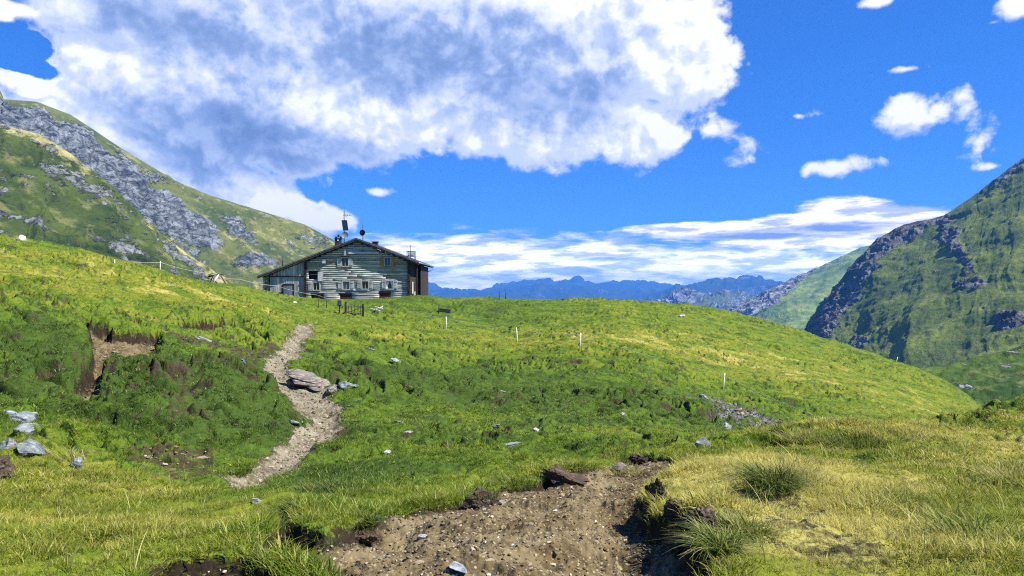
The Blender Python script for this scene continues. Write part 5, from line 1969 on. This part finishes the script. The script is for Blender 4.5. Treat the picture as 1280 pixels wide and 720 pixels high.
POSTS = [  # foot pixel, top pixel, label
    ((200, 338), (200.5, 326.5), 'short white fence post on the crest of the left slope'),
    ((558, 412), (557.5, 396), 'white fence post nearest to the dark trough'),
    ((646.8, 427.5), (645.6, 409), 'white fence post leaning a little left of the middle of the meadow'),
    ((725, 434.5), (726, 416), 'white fence post where the straw coloured strip begins in mid meadow'),
    ((904, 487), (906, 464.5), 'white fence post standing just above the dark scree patch'),
    ((1027.5, 534), (1027.8, 521.5), 'white fence post half hidden behind the grassy bank'),
    ((1120, 452.5), (1122, 445), 'thin leaning post on the skyline of the right meadow edge'),
]
tops = {}


def post(i, foot, top, label, r=.019):
    x, y = hit(foot[0], foot[1], ground_z, y0=20 if foot[0] == 1027.5 else 2.5)
    z = gz(x, y)
    h = (foot[1] - top[1]) / F * y
    b = MB()
    dx = (top[0] - foot[0]) / F * y
    b.tube([(0, 0, -.15), (dx * .3, 0, h * .3), (dx, 0, h)], r * (1 + y / 130), 8)
    b.tube([(dx * .86 - .05, -.02, h * .86), (dx * .86 + .01, -.045, h * .86)], .018, 6)
    o = b.build('fence_post', M_PLAST, None, smooth=True, label=label, cat='fence post', group='white posts of the electric fence')
    o.location = (x, y, z)
    tops[i] = Vector((x + dx * .88, y - .03, z + h * .88))


for i, (f_, t_, l_) in enumerate(POSTS):
    post(i, f_, t_, l_)


def rope(pts_, label, r=.011, sag=.10, name='fence_rope'):
    b = MB()
    P = []
    for a_, c_ in zip(pts_[:-1], pts_[1:]):
        a_, c_ = Vector(a_), Vector(c_)
        for k_ in range(12):
            t_ = k_ / 12
            p = a_.lerp(c_, t_)
            p.z -= sag * 4 * t_ * (1 - t_)
            P.append(p)
    P.append(Vector(pts_[-1]))
    b.tube(P, r, 5)
    return b.build(name, M_ROPE, None, smooth=True, label=label, cat='rope')


def W(px, py, Y):
    return Vector(at(px, py, Y))


rope([W(496, 384.5, 62), tops[1], tops[2], tops[3], tops[4], tops[5], W(1066, 546, 33)], 'pale fence rope strung between the white posts across the meadow', r=.008)
rope([W(60, 320.5, 46), W(143, 324.5, 48), tops[0], W(262, 342, 52), W(300, 349, 56), W(345, 357, 60), W(398, 369, 60), W(428, 376.5, 57)], 'pale rope running from the left slope past the hut to the gate', r=.010)


def small_post(px, pf, pt, mat, label, r=.035, name='wooden_post'):
    x, y = hit(px, pf, ground_z)
    b = MB()
    h = (pf - pt) / F * y
    b.tube([(0, 0, -.15), (.01, 0, h)], r, 7, r * .8)
    o = b.build(name, mat, None, smooth=True, label=label, cat='post')
    o.location = (x, y, gz(x, y))


small_post(143, 328.5, 323, M_PLAST, 'stubby pale post farthest left on the slope crest')
small_post(398.5, 384, 369.5, W_DARK, 'dark post in the grass before the hut, left of the gate')
small_post(408, 384.5, 374.5, W_DARK, 'shorter dark stake between the lone post and the gate')
small_post(624, 374, 362, W_DARK, 'taller thin dark pole on the crest right of the hut', r=.045)
small_post(632, 374, 366, W_DARK, 'shorter thin dark pole on the crest right of the hut', r=.045)
small_post(548.5, 391.5, 380, W_DARK, 'dark post at the end of the trough', r=.05)


def build_gate():
    x, y = hit(441, 393, ground_z)
    z = gz(x, y)
    s_ = y / F
    X = lambda px: (px - 441) * s_
    Z = lambda py: (393 - py) * s_
    g = empty('wooden_gate', (x, y, z), 'small dark barred gate with posts where the path reaches the hut', 'gate')
    for px, pt in ((432, 375.5), (453.8, 378)):
        b = MB()
        b.box(X(px) - .07, X(px) + .07, -.07, .07, -.3, Z(pt), .5, jit=.01)
        b.build('gate_post', W_DARK, g)
    b = MB()
    for px in (435.5, 439.5, 443.5, 447.5, 451):
        b.tube([(X(px), 0, .08), (X(px), 0, Z(379))], .028, 6)
    for py in (389.5, 381.5):
        b.tube([(X(433), -.03, Z(py)), (X(453), -.03, Z(py))], .032, 6)
    b.tube([(X(434), -.05, Z(389)), (X(452), -.05, Z(382))], .028, 6)
    b.build('gate_leaf', W_EAVE, g)
    # sign board beside
    x2, y2 = hit(424.5, 391, ground_z)
    s_ = y2 / F
    sg = empty('trail_sign', (x2, y2, gz(x2, y2)), 'small dark board with a blue plate on a post left of the gate', 'sign')
    b = MB()
    b.box(-.04, .04, -.03, .03, -.2, 12 * s_, .4)
    b.build('sign_post', W_DARK, sg)
    b = MB()
    b.box(-2.6 * s_, 2.6 * s_, -.07, -.035, 6.5 * s_, 14 * s_, .5)
    b.build('board', W_EAVE, sg)
    b = MB()
    b.box(-.2 * s_, 1.8 * s_, -.085, -.072, 8 * s_, 11 * s_, .5)
    b.build('blue_plate', M_BLUEP, sg)


build_gate()


def poles_heap():
    x, y = hit(470, 389, ground_z)
    z = gz(x, y)
    s_ = y / F
    b = MB()
    for (a0, b0, a1, b1) in ((-9, 1, 9, 8), (-7, 5, 5, 1), (1, 0, 9, 9), (-3, 8, 8, 5)):
        b.cur = random.random()
        b.tube([(a0 * s_, random.uniform(-.3, .3), b0 * s_ * .8), (a1 * s_, random.uniform(-.3, .3), b1 * s_ * .8)], .04, 7)
    o = b.build('pole_heap', W_PALE, None, smooth=True, label='loose heap of pale poles in the grass right of the gate', cat='wood pile')
    o.location = (x, y, z)
    small_post(475, 388.5, 378.5, W_DARK, 'dark post right of the gate beside the pale poles')


poles_heap()


def trough():
    x, y = hit(556, 390, ground_z)
    b = MB()
    L, w, h = .55, .22, .26
    b.box(-L, L, -w, -w + .04, 0, h, .3)
    b.box(-L, L, w - .04, w, 0, h, .3)
    b.box(-L, -L + .04, -w + .04, w - .04, 0, h, .5)
    b.box(L - .04, L, -w + .04, w - .04, 0, h, .5)
    b.box(-L, L, -w, w, -.2, .02, .3)
    o = b.build('water_trough', W_EAVE, None, label='dark wooden trough in the grass right of the hut', cat='trough')
    o.location = (x, y, gz(x, y) + .06)
    o.rotation_euler = (0, .12, -.15)


trough()


def trestle():
    x, y = hit(272, 352, ground_z)
    z = gz(x, y)
    s_ = y / F
    t = empty('wooden_trestle', (x, y, z), 'leaning trestle of bleached beams on the slope left of the hut', 'trestle')
    P = lambda px, py, d=0: ((px - 272) * s_, d, (352 - py) * s_ + .02)
    for a_, b_, m_, r_ in (((274.5, 341), (266.5, 354), W_PALE, .05), ((273, 342), (267.5, 350), W_PALE, .04), ((275, 342.5), (285.5, 359), W_EAVE, .05), ((265, 343), (260, 350.5), W_EAVE, .04), ((264, 343), (269, 351), W_EAVE, .045)):
        b = MB()
        b.tube([P(*a_, -.12 if m_ is W_PALE else .15), P(b_[0], b_[1] + 1.5, -.35 if m_ is W_PALE else .35)], r_, 7)
        b.build('leg', m_, t, smooth=True)
    b = MB()
    b.tube([P(260.5, 343.5), P(278, 340.2)], .065, 8)
    b.build('crossbeam', W_EAVE, t, smooth=True)


trestle()

# ------------------------------------------------------------------ stones lying about
def slab_outcrop():
    x, y = hit(398, 484, ground_z)
    z = gz(x, y)
    s_ = y / F
    import bmesh
    V, Q = [], []
    r_ = np.random.default_rng(5)
    # leaning slate plates, each a broken-edged sheet
    plates = [(-24, 19, -2, 34, 2.6, -16), (-16, 15.5, -4, 46, 2.6, -14), (-20, 12, 0, 38, 2.8, -15), (-8, 10.5, -6, 54, 2.6, -13), (-24, 8, -2, 30, 2.6, -12), (0, 5.5, -9, 46, 2.6, -12), (-26, 4, 0, 26, 2.8, -10), (8, 2.2, -12, 34, 2.4, -10), (-30, 15.5, 3, 18, 2.8, -14)]
    for (cx, cz, dy, ln, th, ang) in plates:
        n = 9
        out = []
        for i in range(n):
            a = 2 * math.pi * i / n
            k = r_.uniform(.74, 1.18)
            out.append((math.cos(a) * ln * .5 * s_ * k, math.sin(a) * ln * .40 * s_ * k))
        ca, sa = math.cos(R(ang)), math.sin(R(ang))
        b = len(V)
        for lay in range(3):
            zt = th * .5 * s_ * (lay - 1)
            shrink = (0.97, 1.0, 0.9)[lay]
            for (u, v) in out:
                u2, v2 = u * shrink + r_.normal(0, .012), v * shrink
                w = zt + r_.normal(0, .008) + v2 * 0.18
                V.append((cx * s_ + u2 * ca + w * sa * -1, dy * s_ + v2, cz * s_ + u2 * sa + w * ca))
        for lay in range(2):
            for i in range(n):
                j = (i + 1) % n
                Q.append((b + lay * n + i, b + lay * n + j, b + (lay + 1) * n + j, b + (lay + 1) * n + i))
        c0 = len(V)
        V.append(tuple(np.mean(np.array(V[b:b + n]), 0)))
        V.append(tuple(np.mean(np.array(V[b + 2 * n:b + 3 * n]), 0)))
        for i in range(n):
            j = (i + 1) % n
            Q.append((c0, b + j, b + i))
            Q.append((c0 + 1, b + 2 * n + i, b + 2 * n + j))
    me = bpy.data.meshes.new('slate_outcrop')
    me.from_pydata(V, [], Q)
    me.materials.append(M_SLATE_D)
    me.update()
    o = link('slate_outcrop', me, label='big outcrop of stacked leaning slate slabs beside the bend of the path', cat='rock')
    o.location = (x, y, z - .05)


slab_outcrop()
S = stone
S('flat_stone', 434, 480, .50, .28, .05, 11, M_SLATE, 'long thin slab just right of the big slate outcrop', rot=(.25, .28, -.3), sink=.0, layers=.05)
S('flat_stone', 416, 487, .50, .25, .10, 12, M_SLATE_D, 'brownish slab at the foot of the big slate outcrop', rot=(.2, .22, -.2), sink=.0, layers=.05)
S('flat_stone', 359, 498, .26, .22, .07, 13, M_SLATE, 'flat bluish slab on the path below the big slate outcrop', rot=(.3, .1, .4), sink=.1)
S('flat_stone', 366, 528, .22, .12, .05, 14, M_SLATE, 'small narrow slab at the left edge of the path', rot=(.2, .35, .2), sink=.1)
S('flat_stone', 256, 424, .55, .28, .10, 15, M_SLATE, 'bluish slab above the left branch of the bare ground', rot=(.35, .35, -.3), sink=.1)
S('flat_stone', 300, 452, .75, .16, .08, 16, M_SLATE, 'long narrow slab edging the upper path on its left', rot=(.2, .55, -.2), sink=.1)
S('flat_stone', 463, 437, .62, .34, .13, 17, M_SLATE, 'pale slab in the grass halfway between path and gate', rot=(.35, .42, -.2), sink=.1, layers=.06)
S('flat_stone', 496, 453, .40, .22, .07, 18, M_SLATE, 'small slab downhill of the pale one in the meadow', rot=(.3, .25, -.2), sink=.15)
S('boulder', 26, 527, .34, .30, .14, 19, M_SLATE, 'grey broken rock lying above the big left boulder', rot=(.3, .2, .2), sink=.2, layers=.05)
S('boulder', 34, 541, .22, .20, .13, 20, M_SLATE, 'jagged grey rock between the two left boulders', rot=(.4, .4, .2), sink=.2)
S('boulder', 12, 520, .16, .14, .07, 51, M_SLATE, 'small flat grey rock topmost of the left cluster', rot=(.2, .1, .2), sink=.2)
S('boulder', 34, 566, .26, .22, .16, 21, M_SLATE, 'biggest blue grey boulder at the left edge', rot=(.5, .45, .1), sink=.2)
S('boulder', 10, 562, .20, .20, .15, 52, M_SLATE, 'mossy grey boulder cut by the left edge of the picture', rot=(.2, .1, .1), sink=.25)
S('boulder', 98, 581, .09, .08, .10, 22, M_SLATE, 'little grey stone right of the left boulders', rot=(.2, .2, .1), sink=.2)
S('boulder', 201, 508, .13, .10, .09, 23, M_SLATE, 'single grey stone in the grass between the gully and the path', rot=(.2, .2, .1), sink=.2)
S('boulder', 146, 440, .2, .15, .07, 24, M_SLATE_D, 'brown stone lying in the left gully', sink=.2)
S('flat_stone', 495, 528, .24, .14, .04, 25, M_SLATE, 'pale slab right of the path bend, upper of two', rot=(.25, .4, -.4), sink=.15)
S('flat_stone', 511, 541, .20, .12, .03, 26, M_PALE, 'whitish flat slab right of the path bend, lower of two', rot=(.15, .02, .0), sink=.15)
S('boulder', 484, 566, .10, .08, .05, 27, M_PALE, 'small whitish stone between the path and the dirt scar', rot=(.2, .3, -.6), sink=.2)
S('boulder', 628, 490, .17, .13, .10, 28, M_PALE, 'small white stone alone in mid meadow', sink=.2)
S('flat_stone', 618, 533, .22, .12, .06, 29, M_SLATE, 'grey slab just above the largest pale slab in the meadow', rot=(.2, .25, -.2), sink=.25)
S('flat_stone', 634, 560, .36, .16, .07, 30, M_SLATE, 'largest pale slab in the meadow above the dirt scar', rot=(.25, .3, -.3), sink=.2, layers=.04)
S('boulder', 670, 538, .10, .08, .06, 31, M_PALE, 'tiny pale stone right of the meadow slabs', sink=.2)
S('boulder', 910, 536, .24, .20, .16, 32, M_SLATE, 'blocky grey stone at the foot of the scree patch', sink=.15)
S('boulder', 877, 558, .20, .16, .14, 33, M_SLATE, 'rounded grey stone left below the scree patch', sink=.2)
S('boulder', 880, 496, .28, .2, .14, 34, M_SLATE, 'grey rock at the top of the scree patch', sink=.2)
S('boulder', 780, 519, .12, .1, .08, 35, M_PALE, 'tiny pale stone left of the scree patch', sink=.2)
S('boulder', 26, 299, .30, .25, .24, 36, M_PALE, 'white boulder on the crest of the far left slope', sink=.2)
S('boulder', 367, 377, .46, .3, .24, 37, M_PALE, 'white boulder before the blue grey door of the hut', sink=.15)
S('boulder', 652, 402, .25, .2, .16, 38, M_PALE, 'tiny white stone on the upper meadow behind the fence', sink=.2)
S('boulder', 852, 396, .5, .25, .16, 39, M_PALE, 'pale flat rock on the upper right of the crest', sink=.2)
S('boulder', 320, 628, .05, .04, .03, 41, M_PALE, 'small white stone in the grass below the path', sink=.2)
S('boulder', 628, 627, .035, .03, .022, 42, M_PALE, 'small pale stone beside the grassy clod on the dirt', sink=.2)
S('boulder', 530, 672, .055, .04, .028, 43, M_PALE, 'pale stone at the dark left rim of the dirt scar', sink=.2)
S('flat_stone', 574, 712, .10, .06, .015, 44, M_SLATE, 'flat grey slab lying in the dirt at the bottom edge', sink=.1)
S('boulder', 776, 588, .14, .1, .09, 45, M_SLATE_D, 'grey stone at the upper end of the dirt scar', sink=.2)


# ------------------------------------------------------------------ clods of turf and big tussocks
M_TUFTG = None
def make_tuft_obj_mat(name, cols):
    m, t, out = mat_new(name)
    bl = t.attr('blade').outputs['Fac']
    hg = t.attr('hgt').outputs['Fac']
    cr = t.node('ShaderNodeValToRGB', {0: t.math('MULTIPLY_ADD', hg, 0.25, t.math('ADD', bl, 0.38))})
    e = cr.color_ramp.elements
    e[0].color = (*cols[0], 1)
    e[1].color = (*cols[2], 1)
    x_ = e.new(.5)
    x_.color = (*cols[1], 1)
    p = principled(t, None, cr.outputs[0], 0.55, 0.25)
    tr = t.node('ShaderNodeBsdfTranslucent', {'Color': cr.outputs[0]})
    mx = t.node('ShaderNodeMixShader', {0: 0.35, 1: p.outputs[0], 2: tr.outputs[0]})
    t.l.new(mx.outputs[0], out.inputs[0])
    return m


MT_DARK = make_tuft_obj_mat("tussock_dark", ((0.018, 0.045, 0.008), (0.060, 0.110, 0.014), (0.26, 0.26, 0.06)))
MT_MIX = make_tuft_obj_mat("tussock_mixed", ((0.045, 0.095, 0.012), (0.15, 0.20, 0.025), (0.42, 0.38, 0.14)))
MT_STRAW = make_tuft_obj_mat("tussock_straw", ((0.16, 0.20, 0.03), (0.38, 0.35, 0.10), (0.58, 0.52, 0.24)))
M_SOIL = make_rock_mat("dark_clod_soil", (0.030, 0.020, 0.012), (0.075, 0.050, 0.030), (0.15, 0.11, 0.07), lichen=0.0)


def tussock(px, py, n, rad, h0, h1, lean, mat, label, seed, w=.006, dz=0.0, flop=1.2):
    x, y = hit(px, py, ground_z)
    V, Q, B, H = blades(n, rad, h0, h1, w, lean, 5, seed, flop)
    # wind- and weight-bent: the whole tuft leans downhill to one side, unevenly
    pn = Perlin(seed)
    if n > 50:
        # one value per blade (12 vertices each), from where it is rooted
        bx, by = V[::12, 0] / rad, V[::12, 1] / rad
        k1 = np.repeat(1 + 1.2 * pn.n2(bx * 1.7, by * 1.7), 12)
        k2 = np.repeat(1 + .7 * np.clip(pn.n2(bx * 1.3 + 5, by * 1.3), -.7, .8), 12)
        V[:, 2] *= k2
        zc = np.clip(V[:, 2], 0, 1)
        V[:, 0] -= .55 * zc * k1
        V[:, 1] -= .30 * zc * k1
    o = link('grass_tussock', mesh_from('grass_tussock', V, Q, mat, {'blade': B, 'hgt': H}), label=label, cat='grass tussock')
    o.location = (x, y, gz(x, y) + dz)
    return o


tussock(968, 612, 900, .20, .10, .27, 1.5, MT_DARK, 'tall dark tussock of overhanging blades at the middle of the right bank', 71, dz=.04, flop=1.5)
tussock(990, 600, 260, .20, .12, .30, 1.2, MT_STRAW, 'yellow straw tussock right beside the tall dark one', 72)
tussock(925, 668, 700, .20, .07, .16, 1.3, MT_MIX, 'green tussock hanging over the edge of the dirt scar', 73, flop=1.2)
tussock(903, 690, 500, .10, .08, .18, 1.3, MT_MIX, 'lowest green tussock on the right rim of the dirt scar', 74, dz=.02)
tussock(1232, 680, 400, .34, .12, .26, 1.1, MT_MIX, 'broad green tussock near the right edge of the picture', 75)
tussock(1110, 640, 300, .34, .10, .22, 1.1, MT_MIX, 'green tussock in the middle of the right foreground turf', 76)
tussock(1262, 600, 300, .22, .12, .28, 1.0, MT_STRAW, 'straw tussock at the right edge below the bank crest', 77)
tussock(1062, 553, 500, .45, .10, .22, 1.1, MT_DARK, 'dark sedge clump along the shaded lip behind the right bank', 78, w=.009)
tussock(1115, 548, 400, .45, .10, .22, 1.1, MT_DARK, 'second dark sedge clump farther right on the shaded lip', 79, w=.009)
tussock(415, 618, 900, .38, .06, .15, .9, MT_DARK, 'dark green leafy patch just right of the path end', 80, w=.008)
tussock(380, 640, 500, .22, .05, .13, .9, MT_DARK, 'dark green patch above the shaded hole in the left turf', 81, w=.007)
tussock(458, 655, 450, .10, .05, .12, 1.1, MT_DARK, 'small dark tuft overhanging the left rim of the dirt scar', 82)
tussock(780, 590, 260, .20, .06, .16, .9, MT_STRAW, 'pale bristly tuft at the top of the dirt scar', 83, w=.005)
tussock(640, 606, 380, .30, .06, .13, 1.0, MT_DARK, 'low dark tuft on the far rim of the dirt scar', 84)
tussock(85, 575, 160, .22, .12, .30, .9, MT_STRAW, 'dry straw tuft right of the left boulders', 85, w=.006)
tussock(1185, 556, 300, .40, .10, .24, 1.0, MT_STRAW, 'straw tuft along the crest of the right bank', 86, w=.007)
tussock(1000, 548, 240, .25, .10, .26, .8, MT_STRAW, 'thin straw tuft left of the dark sedge clumps', 87, w=.005)
# lone stalks in the left foreground
for q, (px, py, hh, sd) in enumerate(((168, 716, .22, 91), (86, 716, .20, 92), (283, 700, .20, 93), (232, 600, .30, 94))):
    tussock(px, py, 5, .02, hh * .8, hh * 1.1, .35, MT_STRAW, ('tall straw stalk standing in the left foreground turf', 'bent straw stalks at the lower left corner', 'straw stalk left of the shaded hole in the turf', 'tall dry stalk above the bare strip left of the path')[q], sd, w=.006, flop=.3)


def clod(px, py, sx, sy, sz, seed, label, fringe=0, rot=(0, 0, 0), dz=0.0):
    x, y = hit(px, py, ground_z)
    V, Fc = rock_shape(sx, sy, sz, seed, 1.0, 5)
    pn = Perlin(seed)
    V = V * (1 + 0.16 * pn.fbm3(V / max(sx, sy), 5.0, 4, 0.6))[:, None]
    o = link('turf_clod', mesh_from('turf_clod', V, Fc, M_SOIL, smooth=False), label=label, cat='turf clod')
    o.location = (x, y, gz(x, y) + sz * .45 + dz)
    o.rotation_euler = rot
    if fringe:
        Vb, Q, B, H = blades(fringe, max(sx, sy) * .85, .03, .09, .006, 1.3, 3, seed + 5, 1.3)
        Vb[:, 1] *= sy / max(sx, sy)
        Vb[:, 2] += sz * .55
        link('grass_cap', mesh_from('grass_cap', Vb, Q, MT_DARK, {'blade': B, 'hgt': H}), parent=o)
    return o


clod(602, 632, .17, .12, .085, 61, 'round turf clod with a grass cap on the dirt scar', 160)
clod(704, 600, .24, .12, .085, 62, 'dark peeled turf flap on the far rim of the dirt scar', 0, (0, .25, -.2))
clod(800, 580, .15, .10, .09, 63, 'dark clod at the top end of the dirt scar', 0)
clod(822, 622, .10, .10, .10, 64, 'dark crumbling clod under the right turf edge', 30)
clod(846, 650, .13, .12, .09, 65, 'dark lump of earth at the foot of the right bank', 0)
clod(880, 668, .12, .11, .09, 66, 'dark lump of earth under the green tussock rim', 0)
clod(455, 672, .13, .09, .07, 67, 'dark clod under the left rim of the dirt scar', 60)
clod(4, 592, .13, .2, .13, 68, 'dark earth block at the very left edge', 0)
